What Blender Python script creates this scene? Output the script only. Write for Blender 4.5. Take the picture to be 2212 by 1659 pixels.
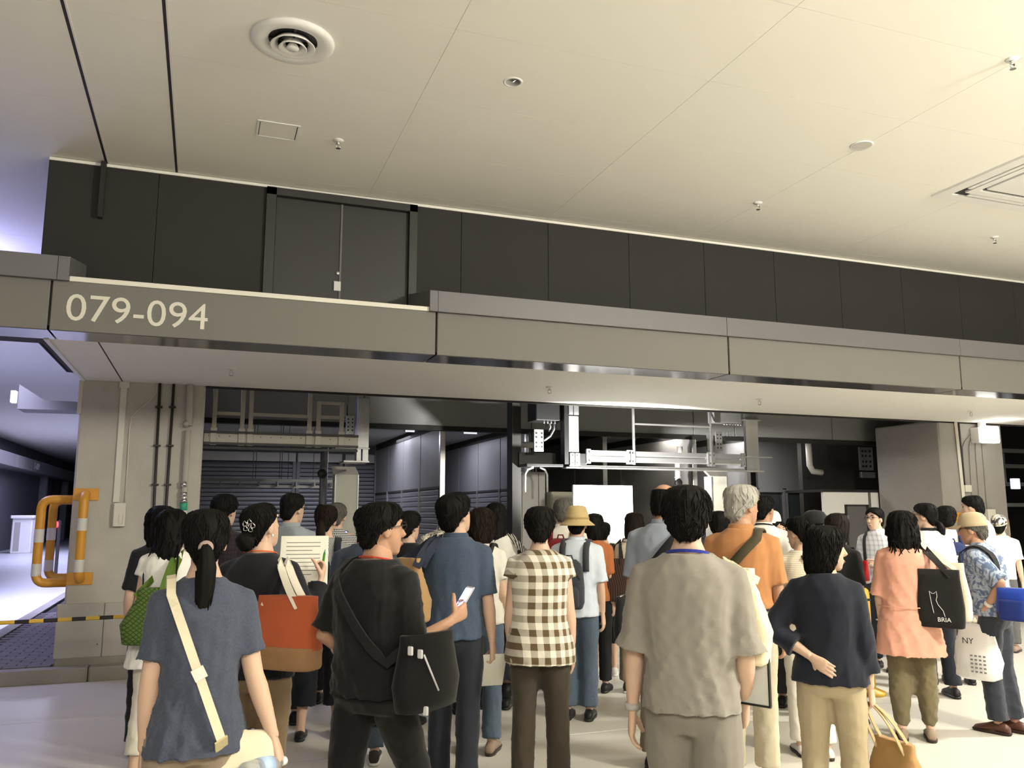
import bpy, bmesh, math, random
import numpy as np
from mathutils import Vector, Matrix, Euler
random.seed(7); rng = np.random.default_rng(7)
PI = math.pi
scene = bpy.context.scene
for o in list(bpy.data.objects): bpy.data.objects.remove(o)
COL = scene.collection

# ------------------------------------------------------------------ camera
FPX, CX, CY = 1806.0, 1106.0, 829.5
TH = math.atan(276.5 / FPX); PSI = math.radians(20.1)
CAM = Vector((0, 0, 1.6))
cd = bpy.data.cameras.new('camera'); cd.sensor_width = 36; cd.lens = FPX / 2212 * 36
cd.clip_start = .05; cd.clip_end = 300
cam = bpy.data.objects.new('camera', cd); COL.objects.link(cam)
cam.location = CAM; cam.rotation_euler = (PI / 2 + TH, 0, -PSI)
scene.camera = cam
FW = Vector((math.cos(TH) * math.sin(PSI), math.cos(TH) * math.cos(PSI), math.sin(TH)))
RT = Vector((math.cos(PSI), -math.sin(PSI), 0)); UP = RT.cross(FW)
FH = Vector((math.sin(PSI), math.cos(PSI), 0))

# ------------------------------------------------------------------ world, lights, exposure
w = bpy.data.worlds.new('world'); scene.world = w; w.use_nodes = True
w.node_tree.nodes['Background'].inputs[0].default_value = (.75, .78, .9, 1)
w.node_tree.nodes['Background'].inputs[1].default_value = .05
vs = scene.view_settings
vs.view_transform = 'Standard'; vs.look = 'None'; vs.exposure = 0.38; vs.gamma = 1; vs.use_curve_mapping = False

def area(name, loc, target, sx, sy, power, col, spread=180):
    l = bpy.data.lights.new(name, 'AREA'); l.shape = 'RECTANGLE'; l.size = sx; l.size_y = sy
    l.energy = power; l.color = col; l.spread = math.radians(spread)
    o = bpy.data.objects.new(name, l); COL.objects.link(o); o.location = loc
    o.rotation_euler = (Vector(target) - Vector(loc)).to_track_quat('-Z', 'Y').to_euler(); return o
def point(name, loc, power, col, r):
    l = bpy.data.lights.new(name, 'POINT'); l.energy = power; l.color = col; l.shadow_soft_size = r
    o = bpy.data.objects.new(name, l); COL.objects.link(o); o.location = loc; return o
def spot(name, loc, target, power, col, ang, blend, r):
    l = bpy.data.lights.new(name, 'SPOT'); l.energy = power; l.color = col; l.spot_size = math.radians(ang)
    l.spot_blend = blend; l.shadow_soft_size = r
    o = bpy.data.objects.new(name, l); COL.objects.link(o); o.location = loc
    o.rotation_euler = (Vector(target) - Vector(loc)).to_track_quat('-Z', 'Y').to_euler(); return o
WARM = (1, .952, .83); NEUT = (1, .965, .90)
# floodlight standing to the right of the visitors, hall lamps behind the camera, blue-lit road on the left
spot('floodlight', (9.9, 3.6, 4.4), (9.0, 4.1, 0), 1350, NEUT, 108, .25, .22)
spot('stage_lamp', (4.60, 9.0, 1.55), (5.0, 11.0, 2.7), 640, (1, .985, .96), 118, .5, .06)
point('hall_lamp', (5.9, -.1, 4.08), 980, WARM, .4)
area('hall_lamp_row', (-.6, -3.0, 4.4), (-.3, -1.0, 0), 4, 2, 370, WARM)
area('road_lamp', (-4.2, 17, 4.4), (-4.2, 18.5, 0), 3, 8, 640, (.60, .60, 1), 105)
area('road_lamp_far', (-4.5, 34, 4.4), (-4.5, 34, 0), 3, 10, 700, (.66, .66, 1))
point('road_ceiling_fill', (-3.1, 10.6, 4.05), 140, (.47, .47, 1), .3)  # added fill without a fixture, lights the ceiling near the road blue
area('stall_lamp', (2.6, 13.5, 2.8), (2.6, 13.5, 0), 3, 1, 60, (.85, .85, 1))
area('stall_fill_right', (8.0, 11.7, 2.8), (8.0, 12.1, 0), 2.5, .6, 45, (1, .95, .9))  # added fill, set forward to brighten the dark stall wall on the right

# ------------------------------------------------------------------ pixel -> place on a real plane
def ray(x, y): return FW * FPX + RT * (x - CX) - UP * (y - CY)
def onY(x, y, Y): d = ray(x, y); return CAM + d * (Y / d.y)
def onZ(x, y, Z): d = ray(x, y); return CAM + d * ((Z - CAM.z) / d.z)
def onX(x, y, X): d = ray(x, y); return CAM + d * (X / d.x)

# ------------------------------------------------------------------ materials
MATS = {}
def nodemat(name):
    m = bpy.data.materials.new(name); m.use_nodes = True
    nt = m.node_tree; return m, nt, nt.nodes['Principled BSDF']
def lin(c):
    return tuple(((v / 255 + .055) / 1.055) ** 2.4 if v > 10 else v / 255 / 12.92 for v in c)
def mat(name, col, rough=.6, metal=0, var=.08, scale=6, bump=0, bscale=60, spec=.5, emit=0, alpha=1, trans=0, stretch=None, srgb=False, coat=0):
    if name in MATS: return MATS[name]
    if srgb: col = lin(col)
    m, nt, b = nodemat(name); N, L = nt.nodes, nt.links
    tc = N.new('ShaderNodeTexCoord'); mp = N.new('ShaderNodeMapping'); L.new(tc.outputs['Object'], mp.inputs[0])
    if stretch: mp.inputs['Scale'].default_value = stretch
    n = N.new('ShaderNodeTexNoise'); n.inputs['Scale'].default_value = scale; n.inputs['Detail'].default_value = 5
    L.new(mp.outputs[0], n.inputs[0])
    mx = N.new('ShaderNodeMix'); mx.data_type = 'RGBA'
    mx.inputs['A'].default_value = tuple(max(0, c * (1 - var)) for c in col) + (1,)
    mx.inputs['B'].default_value = tuple(min(1, c * (1 + var)) for c in col) + (1,)
    L.new(n.outputs['Fac'], mx.inputs['Factor']); L.new(mx.outputs['Result'], b.inputs['Base Color'])
    b.inputs['Roughness'].default_value = rough; b.inputs['Metallic'].default_value = metal
    b.inputs['Specular IOR Level'].default_value = spec
    if coat: b.inputs['Coat Weight'].default_value = coat
    if emit:
        b.inputs['Emission Color'].default_value = tuple(col) + (1,); b.inputs['Emission Strength'].default_value = emit
    if alpha < 1: b.inputs['Alpha'].default_value = alpha
    if trans: b.inputs['Transmission Weight'].default_value = trans
    if bump:
        n2 = N.new('ShaderNodeTexNoise'); n2.inputs['Scale'].default_value = bscale; n2.inputs['Detail'].default_value = 4
        L.new(mp.outputs[0], n2.inputs[0])
        bp = N.new('ShaderNodeBump'); bp.inputs['Strength'].default_value = bump; bp.inputs['Distance'].default_value = .01
        L.new(n2.outputs['Fac'], bp.inputs['Height']); L.new(bp.outputs['Normal'], b.inputs['Normal'])
    MATS[name] = m; return m

M_CEIL = mat('ceiling_paint', (.86, .84, .77), .75, var=.015, scale=1)
M_SEAM = mat('ceiling_seam', (.90, .88, .82), .8, var=.01)
M_DGAP = mat('dark_gap', (.03, .03, .03), .8)
M_WALLD = mat('dark_grey_panel', (.036, .035, .032), .7, var=.08, scale=2, bump=.05, bscale=200, spec=.2)
M_FARW = mat('far_wall_grey', (.10, .10, .115), .6, var=.08)
M_DOORD = mat('dark_grey_door', (.031, .031, .029), .45, var=.05, scale=2)
M_FASC = mat('fascia_metal', (.178, .174, .158), .65, var=.03, scale=1.5, spec=.25)
M_LEDGE = mat('ledge_grey', (.135, .132, .135), .5, var=.04, scale=2)
M_STRIP = mat('dark_mirror_strip', (.20, .19, .18), .16, metal=.85, var=.03)
M_WHITE = mat('white_paint', (.80, .79, .76), .5, var=.03)
M_CREAM = mat('cream_plastic', (.74, .71, .62), .45, var=.03)
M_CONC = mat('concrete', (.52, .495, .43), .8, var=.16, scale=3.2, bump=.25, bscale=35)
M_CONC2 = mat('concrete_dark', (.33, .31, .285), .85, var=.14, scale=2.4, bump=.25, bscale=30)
M_CONC3 = mat('concrete_panel', (.43, .41, .36), .7, var=.07, scale=2, bump=.1, bscale=40)
M_FLOOR = mat('floor_coating', (.63, .60, .53), .42, var=.07, scale=.9, bump=.04, bscale=90)
M_ROAD = mat('road_coating', (.46, .47, .50), .35, var=.12, scale=.5)
M_PAVE = mat('paver_grey', (.17, .155, .15), .8, var=.25, scale=5, bump=.3, bscale=60)
M_KERB = mat('kerb_concrete', (.30, .285, .24), .8, var=.18, scale=4, bump=.3, bscale=40)
M_GALV = mat('galvanised_steel', (.42, .42, .42), .38, metal=.7, var=.22, scale=14)
M_ALU = mat('aluminium', (.62, .62, .62), .28, metal=.8, var=.05, scale=8)
M_CREAMSTEEL = mat('cream_steel', (.42, .40, .34), .5, metal=.2, var=.08)
M_BLACK = mat('black_metal', (.012, .012, .012), .5, var=.1)
M_SHUT = mat('shutter_slat', (.21, .21, .225), .45, metal=.35, var=.08, scale=4)
M_PANEL = mat('partition_panel', (.20, .20, .205), .5, var=.06, scale=2)
M_PANELL = mat('partition_panel_light', (.40, .385, .36), .55, var=.05, scale=2)
M_BULK = mat('bulkhead_panel', (.30, .30, .29), .45, metal=.1, var=.05, scale=2)
M_YEL = mat('guard_yellow', (.72, .34, .035), .38, var=.07, scale=10)
M_REFL = mat('reflective_white', (.72, .70, .64), .45, var=.04)
M_TAPEY = mat('tape_yellow', (.75, .48, .06), .45)
M_TAPEB = mat('tape_black', (.02, .018, .015), .45)
M_PVC = mat('pvc_pipe', (.55, .54, .50), .45, var=.06)
M_DPIPE = mat('dark_pipe', (.03, .027, .022), .5)
M_CHROME = mat('chrome', (.75, .74, .72), .18, metal=1, var=.02)
M_GLASS = mat('window_glass', (.05, .055, .06), .08, var=.02, spec=.8)
M_LAMP = mat('lamp_white', (1, .98, .95), emit=5)
M_STRIPL = mat('tube_lamp', (.9, .92, 1), emit=.7)
M_RED = mat('red_lamp', (1, .04, .06), emit=4)
M_GREEN = mat('green_band', (.05, .42, .26), .5)
M_TEXT = mat('lettering_white', (.70, .67, .58), .6, var=.01)
M_SIGNT = mat('lettering_dim', (.45, .45, .45), .6, var=.01)
M_BOARD = mat('board_white', (.90, .90, .88), .4, var=.01)
M_DOORG = mat('door_grey', (.13, .125, .12), .5, var=.04)

# ------------------------------------------------------------------ mesh building
class MB:
    def __init__(s): s.v = []; s.f = []
    def add(s, v, f):
        b = len(s.v); s.v += [tuple(p) for p in v]; s.f += [tuple(i + b for i in q) for q in f]; return s
    def box(s, x0, x1, y0, y1, z0, z1):
        x0, x1 = min(x0, x1), max(x0, x1); y0, y1 = min(y0, y1), max(y0, y1); z0, z1 = min(z0, z1), max(z0, z1)
        return s.add([(x0,y0,z0),(x1,y0,z0),(x1,y1,z0),(x0,y1,z0),(x0,y0,z1),(x1,y0,z1),(x1,y1,z1),(x0,y1,z1)],
                     [(3,2,1,0),(4,5,6,7),(0,1,5,4),(1,2,6,5),(2,3,7,6),(3,0,4,7)])
    def cbox(s, x0, x1, y0, y1, z0, z1, c=.01):
        x0, x1 = min(x0, x1), max(x0, x1); y0, y1 = min(y0, y1), max(y0, y1); z0, z1 = min(z0, z1), max(z0, z1)
        c = min(c, .45 * (x1 - x0), .45 * (y1 - y0), .45 * (z1 - z0)); P = []
        def ring(z, d): return [(x0+d+c,y0+d,z),(x1-d-c,y0+d,z),(x1-d,y0+d+c,z),(x1-d,y1-d-c,z),(x1-d-c,y1-d,z),(x0+d+c,y1-d,z),(x0+d,y1-d-c,z),(x0+d,y0+d+c,z)]
        c2 = c * .3
        P = ring(z0, c2) + ring(z0 + c, 0) + ring(z1 - c, 0) + ring(z1, c2)
        F = [tuple(range(7, -1, -1)), tuple(range(24, 32))]
        for k in range(3):
            for i in range(8): j = (i + 1) % 8; F.append((k*8+i, k*8+j, k*8+8+j, k*8+8+i))
        return s.add(P, F)
    def prism(s, poly, d):          # poly: list of 3D points, extruded by vector d
        n = len(poly); d = Vector(d); A = [Vector(p) for p in poly]
        return s.add([tuple(p) for p in A] + [tuple(p + d) for p in A],
                     [tuple(range(n - 1, -1, -1)), tuple(range(n, 2 * n))] + [(i, (i + 1) % n, n + (i + 1) % n, n + i) for i in range(n)])
    def rings(s, R, cap=True):      # R: list of rings (lists of equal length)
        n = len(R[0]); P = [p for r in R for p in r]; F = []
        for k in range(len(R) - 1):
            for i in range(n): j = (i + 1) % n; F.append((k*n+i, k*n+j, (k+1)*n+j, (k+1)*n+i))
        if cap: F.append(tuple(range(n - 1, -1, -1))); F.append(tuple(range((len(R)-1)*n, len(R)*n)))
        return s.add(P, F)
    def tube(s, pts, r, n=10, cap=True, flat=1.0, up=None):
        pts = [Vector(p) for p in pts]; R = []; rr = r if isinstance(r, (list, tuple)) else [r] * len(pts); pu = None
        for i, p in enumerate(pts):
            t = (pts[min(i + 1, len(pts) - 1)] - pts[max(i - 1, 0)])
            t = t.normalized() if t.length > 1e-9 else Vector((0, 0, 1))
            if pu is None:
                a = Vector(up) if up else (Vector((0, 0, 1)) if abs(t.z) < .9 else Vector((0, 1, 0)))
            else: a = pu
            u = (a - t * a.dot(t)); u = u.normalized() if u.length > 1e-6 else t.orthogonal().normalized()
            v = t.cross(u); pu = u
            R.append([tuple(p + (u * math.cos(2*PI*k/n) * flat + v * math.sin(2*PI*k/n)) * rr[i]) for k in range(n)])
        return s.rings(R, cap)
    def lathe(s, prof, c=(0, 0, 0), n=24, axis='z'):
        R = []
        for r, h in prof:
            ring = []
            for k in range(n):
                a = 2 * PI * k / n; x, y = r * math.cos(a), r * math.sin(a)
                p = (x, y, h) if axis == 'z' else ((x, h, -y) if axis == 'y' else (h, x, y))
                ring.append((p[0] + c[0], p[1] + c[1], p[2] + c[2]))
            R.append(ring)
        return s.rings(R)
    def ellipsoid(s, c, r, nu=16, nv=10, M=None):
        R = []
        for j in range(nv + 1):
            t = PI * (j / nv) ; t = min(max(t, .08), PI - .08)
            ring = []
            for k in range(nu):
                a = 2 * PI * k / nu
                p = Vector((r[0] * math.sin(t) * math.cos(a), r[1] * math.sin(t) * math.sin(a), -r[2] * math.cos(t)))
                if M: p = M @ p
                ring.append(tuple(p + Vector(c)))
            R.append(ring)
        return s.rings(R)
    def ribbon(s, pts, width, th, normals):   # flat strap: pts centre line, normals = outward side
        R = []; n = len(pts)
        for i, p in enumerate(pts):
            p = Vector(p); t = Vector(pts[min(i+1, n-1)]) - Vector(pts[max(i-1, 0)]); t.normalize()
            nn = Vector(normals[i] if isinstance(normals, list) else normals); nn = (nn - t * nn.dot(t)).normalized(); sd = t.cross(nn)
            wv = width[i] if isinstance(width, list) else width
            R.append([tuple(p + sd * (a * wv / 2) + nn * (b * th / 2)) for a, b in ((-1,-1),(1,-1),(1,1),(-1,1))])
        return s.rings(R)
    def xf(s, M): s.v = [tuple(M @ Vector(p)) for p in s.v]; return s

def mesh_from(name, mb, mt, smooth=False):
    me = bpy.data.meshes.new(name); me.from_pydata(mb.v, [], mb.f); me.update()
    bm = bmesh.new(); bm.from_mesh(me); bmesh.ops.recalc_face_normals(bm, faces=bm.faces); bm.to_mesh(me); bm.free()
    if mt: me.materials.append(mt)
    if smooth: me.polygons.foreach_set('use_smooth', [True] * len(me.polygons))
    return me
def obj(name, mb, mt, parent=None, smooth=False, label=None):
    o = bpy.data.objects.new(name, mesh_from(name, mb, mt, smooth)); COL.objects.link(o)
    if parent: o.parent = parent
    if label: o['label'] = label
    return o
def obj_at(name, mb, mt, parent=None, smooth=False, label=None):
    """mesh given in world coordinates, child of an Empty: store relative to the parent"""
    if parent:
        Mi = parent.matrix_basis.inverted() if parent.parent is None else (parent.parent.matrix_basis @ parent.matrix_basis).inverted()
        mb.xf(Mi)
    return obj(name, mb, mt, parent, smooth, label)
def clone(o, parent=None, loc=None, scale=None):
    c = o.copy(); COL.objects.link(c); c.parent = parent if parent else o.parent
    if loc is not None: c.location = loc
    if scale is not None: c.scale = scale
    return c
def tag(o, label, cat, group=None):
    o['label'] = label; o['category'] = cat
    if group: o['group'] = group
    return o
def struct(o): o['kind'] = 'structure'; return o
def thing(name, label, cat, loc=(0, 0, 0), rz=0, group=None):
    o = bpy.data.objects.new(name, None); COL.objects.link(o); o.empty_display_size = .1
    o.location = loc; o.rotation_euler = (0, 0, rz); tag(o, label, cat, group); return o
def text_mesh(name, body, size, mt, loc, parent=None, depth=.004, rot=(PI/2, 0, 0)):
    c = bpy.data.curves.new(name, 'FONT'); c.body = body; c.size = size; c.extrude = depth; c.resolution_u = 4
    t = bpy.data.objects.new(name + '_tmp', c); COL.objects.link(t)
    dg = bpy.context.evaluated_depsgraph_get(); me = bpy.data.meshes.new_from_object(t.evaluated_get(dg))
    bpy.data.objects.remove(t); me.materials.clear(); me.materials.append(mt)
    o = bpy.data.objects.new(name, me); COL.objects.link(o)
    if parent: o.parent = parent
    o.location = loc; o.rotation_euler = rot; return o
# ================================================================== THE PLACE
ZC, ZS = 4.56, 2.93            # hall ceiling, soffit under the canopy
YF, YU, YCOL = 6.80, 7.60, 9.40   # fascia front, upper wall, column fronts

# ---- floor
fl = struct(obj('floor', MB().box(-16, 34, -8, 62, -.3, -.012), M_DGAP))
xs = [-16, -5.4, 12.6, 34]; ys = [-8, -4.9, -1.3, 2.2, 5.86, 7.60, 9.20]
for i in range(len(xs) - 1):
    for j in range(len(ys) - 1):
        obj('slab', MB().cbox(xs[i] + .005, xs[i+1] - .005, ys[j] + .005, ys[j+1] - .005, -.06, 0, .004), M_FLOOR, fl)
for a_, b_ in ((-.2, 12.595), (12.605, 34)):      # stall floor behind the kerb line
    obj('slab', MB().cbox(a_, b_, 9.205, 20, -.06, 0, .004), M_FLOOR, fl)
obj('road_surface', MB().box(-16, -2.25, 9.4, 62, -.06, -.004), M_ROAD, fl)
obj('road_surface', MB().box(-2.25, -.05, 20, 62, -.06, -.004), M_ROAD, fl)

# ---- kerb, sidewalk pavers
kb = thing('kerb', 'low concrete kerb running along the road below the left concrete pillar', 'kerb', (-4, 9.2, 0))
x = -7.6
while x < -.46:
    x1 = min(x + .95, -.45)
    obj_at('kerb_stone', MB().cbox(x + .004, x1 - .004, 9.2, 9.36, -.01, .13, .015), M_KERB, kb); x = x1
y = 9.37
while y < 18.6:
    obj_at('kerb_stone', MB().cbox(-2.32, -2.16, y + .004, y + 1.2, -.01, .135, .015), M_KERB, kb); y += 1.2
pv = thing('brick_pavement', 'grey brick pavement between the kerb and the left concrete pillar', 'pavement', (-1.7, 11, 0))
obj_at('bedding', MB().box(-2.14, -1.30, 9.37, 20, -.005, .10), M_DGAP, pv)
pm = None; k = 0
for r in range(46):
    for c in range(5):
        X0 = -2.14 + c * .21 + (.105 if r % 2 else 0); Y0 = 9.43 + r * .107
        if X0 + .2 > -1.2 and Y0 > 9.3: 
            if X0 + .203 > -1.29: continue
        if pm is None:
            pm = obj('paver', MB().cbox(0, .203, 0, .10, 0, .03, .004), M_PAVE, pv); pm.location = Vector((X0, Y0, .099)) - pv.location
        else: clone(pm, pv, Vector((X0, Y0, .099 + random.uniform(-.001, .001))) - pv.location)

# ---- ceiling
ce = struct(obj('ceiling', MB().box(-16, 34, -8, 62, ZC + .0045, ZC + .3), M_SEAM))
cx_ = [-16, -11.5, -8.2, -4.9, -2.8, -.93, -.37, 1.32, 3.15, 4.92, 6.7, 8.5, 10.3, 12.1, 13.9, 15.7, 19, 26, 34]
cy_ = [-8, -4.6, -1.9, -.06, 1.86, 2.78, 3.70, 4.62, 5.54, 6.46, 7.40, 7.62]
cyl = [-8, -4.6, -1.9, 1.4, 2.66, 3.92, 5.18, 6.44, 7.62]
for i in range(len(cx_) - 1):
    left = cx_[i+1] < -.3; cy = cyl + [10, 14.8, 19.75, 25, 33, 45, 62] if cx_[i+1] < -.9 else (cyl if left else cy_)
    ga = .010 if cx_[i] in (-.93, -.37) else .0015; gb = .010 if cx_[i+1] in (-.93, -.37) else .0015
    for j in range(len(cy) - 1):
        obj('ceiling_panel', MB().cbox(cx_[i] + ga, cx_[i+1] - gb, cy[j] + .0015, cy[j+1] - .0015, ZC, ZC + .005, .0006), M_CEIL, ce)
for X in (-.93, -.37):
    obj('seam_strip', MB().box(X - .011, X + .011, -8, 7.6, ZC + .001, ZC + .006), M_DGAP, ce)
    obj('seam_edge', MB().box(X + .012, X + .024, -8, 7.6, ZC - .003, ZC + .004), M_WHITE, ce)

# ---- upper wall with panels and a double door
uw = struct(obj('wall_upper', MB().box(-1.35, 34, YU + .03, YCOL, 3.0, ZC - .005), M_DGAP))
px_ = [-1.362, -.508, .40]; px2 = [1.80, 2.25] + [2.25 + .925 * i for i in range(1, 34)]
for seg in (px_, px2):
    for i in range(len(seg) - 1):
        obj('wall_panel', MB().cbox(seg[i] + .002, seg[i+1] - .002, YU, YU + .032, 2.99, ZC - .004, .002), M_WALLD, uw)
obj('wall_end_panel', MB().box(-1.365, -1.34, YU + .002, YCOL - .01, 3.0, ZC - .004), M_WALLD, uw)
obj('hanging_rail', MB().cbox(-.965, -.925, YU - .07, YU + .005, 4.06, ZC - .006, .004), M_WALLD, uw)
obj('wall_trim', MB().box(-1.362, 34, YU - .012, YU + .01, ZC - .03, ZC - .005), M_CEIL, uw)
dr = struct(thing('door_1', '', ''))
for k_ in ('label', 'category'): del dr[k_]
dr.location = (1.10, YU, 3.0)
DZ = 4.46
obj_at('door_frame', MB().box(.40, .485, YU - .035, YU + .05, 3, ZC - .03).box(1.725, 1.80, YU - .035, YU + .05, 3, ZC - .03).box(.40, 1.80, YU - .035, YU + .05, DZ, ZC - .03), M_DOORD, dr)
for a, b in ((.487, 1.078), (1.090, 1.723)):
    lf = obj_at('door_leaf', MB().cbox(a, b, YU + .012, YU + .05, 3, DZ - .004, .004), M_DOORD, dr)
    if a < .6: leaf1 = lf
obj_at('door_gasket', MB().box(1.076, 1.093, YU + .002, YU + .05, 3, DZ - .004), M_LEDGE, dr)
p = onY(730, 590, YU); q0 = onY(721, 607, YU); q1 = onY(736, 629, YU)
lk = MB().lathe([(.001, -.012), (.017, -.012), (.020, 0), (.020, .03)], (p.x, YU + .008, p.z), 16, 'y'); obj_at('lock', lk, M_ALU, leaf1, True)
hd = obj_at('handle_plate', MB().cbox(q0.x, q1.x, YU - .004, YU + .014, q1.z, q0.z, .003), M_ALU, leaf1)
obj_at('recessed_pull', MB().box(q0.x + .014, q0.x + .022, YU - .008, YU, q1.z + .02, q0.z - .014).box(q0.x + .014, q1.x - .014, YU - .008, YU, q0.z - .022, q0.z - .014).box(q1.x - .022, q1.x - .014, YU - .008, YU, q1.z + .02, q0.z - .014), M_DOORD, hd)

# ---- canopy: fascia panels, ledge boxes, mirror strip, soffit
cn = thing('canopy', 'long grey metal canopy band carrying the white number 079-094', 'canopy', (3, 7.2, ZS))
jx = [-12, -4.05, -1.135, 1.80, 4.74, 7.73, 10.7, 13.65, 16.6, 22, 34]
obj_at('canopy_core', MB().box(-12, 34, YF + .03, YU - .002, ZS + .03, 3.29), M_DGAP, cn)
for i in range(len(jx) - 1):
    f_ = obj_at('fascia_panel', MB().cbox(jx[i] + .008, jx[i+1] - .008, YF, YF + .04, ZS - .005, 3.30, .005), M_FASC, cn)
    if jx[i] == -1.135: sp_ = f_
    obj_at('underside_strip', MB().box(jx[i] + .008, jx[i+1] - .008, YF + .006, 7.20, ZS - .004, ZS + .02), M_STRIP, cn)
a = onY(140, 695, YF); b = onY(447, 648, YF)
p0 = onY(140, 693, YF)
tx = text_mesh('lettering', '079-094', .272, M_TEXT, (0, 0, 0), sp_, .002)
bb = [v.co.x for v in tx.data.vertices]; sx = (onY(448, 700, YF).x - onY(141, 690, YF).x) / (max(bb) - min(bb))
hz = [v.co.y for v in tx.data.vertices]; sz = (onY(160, 634, YF).z - onY(160, 692, YF).z) / (max(hz) - min(hz))
tx.scale = (sx, sz, 1); tx.location = Vector((onY(141, 690, YF).x - min(bb) * sx, YF - .002, onY(160, 692, YF).z)) - cn.location
obj_at('ledge_edge', MB().cbox(-1.02, 1.78, YF - .012, YU, 3.298, 3.335, .004), M_CREAM, cn)
def ledge(x0, x1, cap0, cap1):
    zt, zb = 3.475, 3.295
    prof = [(YF - .04, zb), (YF - .04, zt), (YU - .001, zt + .17), (YU - .001, zb)]
    return MB().prism([(x0, y, z) for y, z in prof], (x1 - x0, 0, 0))
for x0, x1 in ((-12, -1.10), (-1.096, -1.02), (1.73, 1.80), (1.804, 4.70), (4.705, 7.70), (7.705, 10.7), (10.705, 16), (16.005, 34)):
    obj_at('ledge_cover', ledge(x0, x1, 0, 0), M_LEDGE, cn)
sf = struct(obj('ceiling_soffit', MB().box(-1.20, 34, 7.20, YCOL + .02, ZS + .016, ZS + .07), M_SEAM))
sxs = [-1.215, -.85, 4.98, 10.3, 16, 34]
for i in range(len(sxs) - 1):
    obj('soffit_panel', MB().cbox(sxs[i] + (.012 if i == 1 else .002), sxs[i+1] - .002, 7.2, YCOL + .02, ZS, ZS + .018, .001), M_CEIL, sf)
obj('soffit_trim', MB().box(-1.225, -1.19, 7.2, YCOL, ZS - .012, ZS + .02), M_WHITE, sf)
obj('seam_strip', MB().box(-.852, -.837, 7.2, YCOL, ZS + .004, ZS + .015), M_DGAP, sf)
obj('soffit_back_trim', MB().box(-.036, 34, YCOL + .0, YCOL + .05, ZS - .02, ZS + .35), M_WALLD, sf)

# ---- ceiling fittings
def sprinkler(loc, label, s=1.0):
    t = thing('sprinkler', label, 'sprinkler', loc, 0, 'sprinkler heads')
    obj('rosette', MB().lathe([(.012, -.012), (.040, -.006), (.043, 0)], (0, 0, 0), 18), M_WHITE, t, True)
    obj('nozzle', MB().lathe([(.011, -.035), (.013, -.012)], (0, 0, 0), 10).tube([(-.016, 0, -.034), (-.018, 0, -.055), (-.006, 0, -.066)], .004, 6).tube([(.016, 0, -.034), (.018, 0, -.055), (.006, 0, -.066)], .004, 6).box(-.018, .018, -.006, .006, -.037, -.031), M_CHROME, t, True)
    obj('deflector', MB().lathe([(.004, -.070), (.020, -.070), (.020, -.066), (.004, -.066)], (0, 0, 0), 12), M_CHROME, t)
for px, py, lb in ((731, 303, 'small white sprinkler head on the hall ceiling beside the square access hatch'),
                   (1637, 438, 'small white sprinkler head on the hall ceiling below the round speaker'),
                   (2148, 512, 'rightmost small sprinkler head close to the dark upper wall'),
                   (2186, 128, 'small white sprinkler head at the top right of the hall ceiling')):
    sprinkler(onZ(px, py, ZC), lb)
for px, py, lb in ((500, 796, 'sprinkler head under the canopy near the left pillar'),
                   (1187, 836, 'sprinkler head under the canopy above the black control box'),
                   (1640, 862, 'sprinkler head under the canopy at the right end of the lit gantry'),
                   (2097, 888, 'sprinkler head under the canopy beside the glowing lamp')):
    sprinkler(onZ(px, py, ZS), lb)
t = thing('air_diffuser', 'round white ceiling air diffuser with concentric rings', 'air vent', onZ(633, 88, ZC))
obj('outer_ring', MB().lathe([(.150, .0), (.168, -.018), (.235, -.030), (.258, -.012), (.26, 0)], (0, 0, 0), 48), M_WHITE, t, True)
obj('duct', MB().lathe([(.001, -.001), (.16, -.001), (.16, .0), (.001, .0)], (0, 0, 0), 40), M_BLACK, t)
for r0, r1, z0, z1 in ((.105, .140, -.045, -.006), (.058, .088, -.055, -.012)):
    obj('cone_ring', MB().lathe([(r0, z1), (r0 + .006, z1 - .01), (r1, z0), (r1 - .004, z0 - .004), (r0 - .012, z1 - .012), (r0, z1)], (0, 0, 0), 40), M_WHITE, t, True)
obj('center_cone', MB().lathe([(.004, -.062), (.036, -.058), (.040, -.052), (.018, -.01)], (0, 0, 0), 32), M_WHITE, t, True)
obj('crossbar', MB().box(-.15, .15, -.006, .006, -.012, -.004).box(-.006, .006, -.15, .15, -.012, -.004), M_BLACK, t)
t = thing('downlight', 'unlit recessed silver downlight in the hall ceiling', 'downlight', onZ(1108, 177, ZC))
obj('trim_ring', MB().lathe([(.052, .0), (.052, -.006), (.066, -.004), (.068, 0)], (0, 0, 0), 32), M_WHITE, t, True)
obj('reflector', MB().lathe([(.052, -.004), (.045, -.0035), (.03, -.003), (.02, -.0025), (.012, -.002), (.001, -.002)], (0, 0, 0), 32), M_CHROME, t, True)
t = thing('ceiling_speaker', 'flat round white speaker grille in the hall ceiling', 'speaker', onZ(1861, 314, ZC))
obj('rim', MB().lathe([(.075, -.004), (.088, -.008), (.092, 0)], (0, 0, 0), 36), M_WHITE, t, True)
obj('grille', MB().lathe([(.001, -.006), (.076, -.006), (.076, 0)], (0, 0, 0), 36), mat('grille_grey', (.55, .54, .5), .8), t)
t = thing('access_hatch', 'square white access hatch panel in the hall ceiling', 'hatch', (.40, 6.445, ZC))
obj('frame', MB().box(-.16, .16, -.145, -.128, -.006, .0).box(-.16, .16, .128, .145, -.006, 0).box(-.16, -.143, -.128, .128, -.006, 0).box(.143, .16, -.128, .128, -.006, 0), M_WHITE, t)
obj('panel', MB().cbox(-.136, .136, -.122, .122, -.003, .001, .001), M_CEIL, t)
for X in (-.1395, .1395): obj('slit', MB().box(X - .0025, X + .0025, -.122, .122, -.002, .0015), M_DGAP, t)
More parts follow.
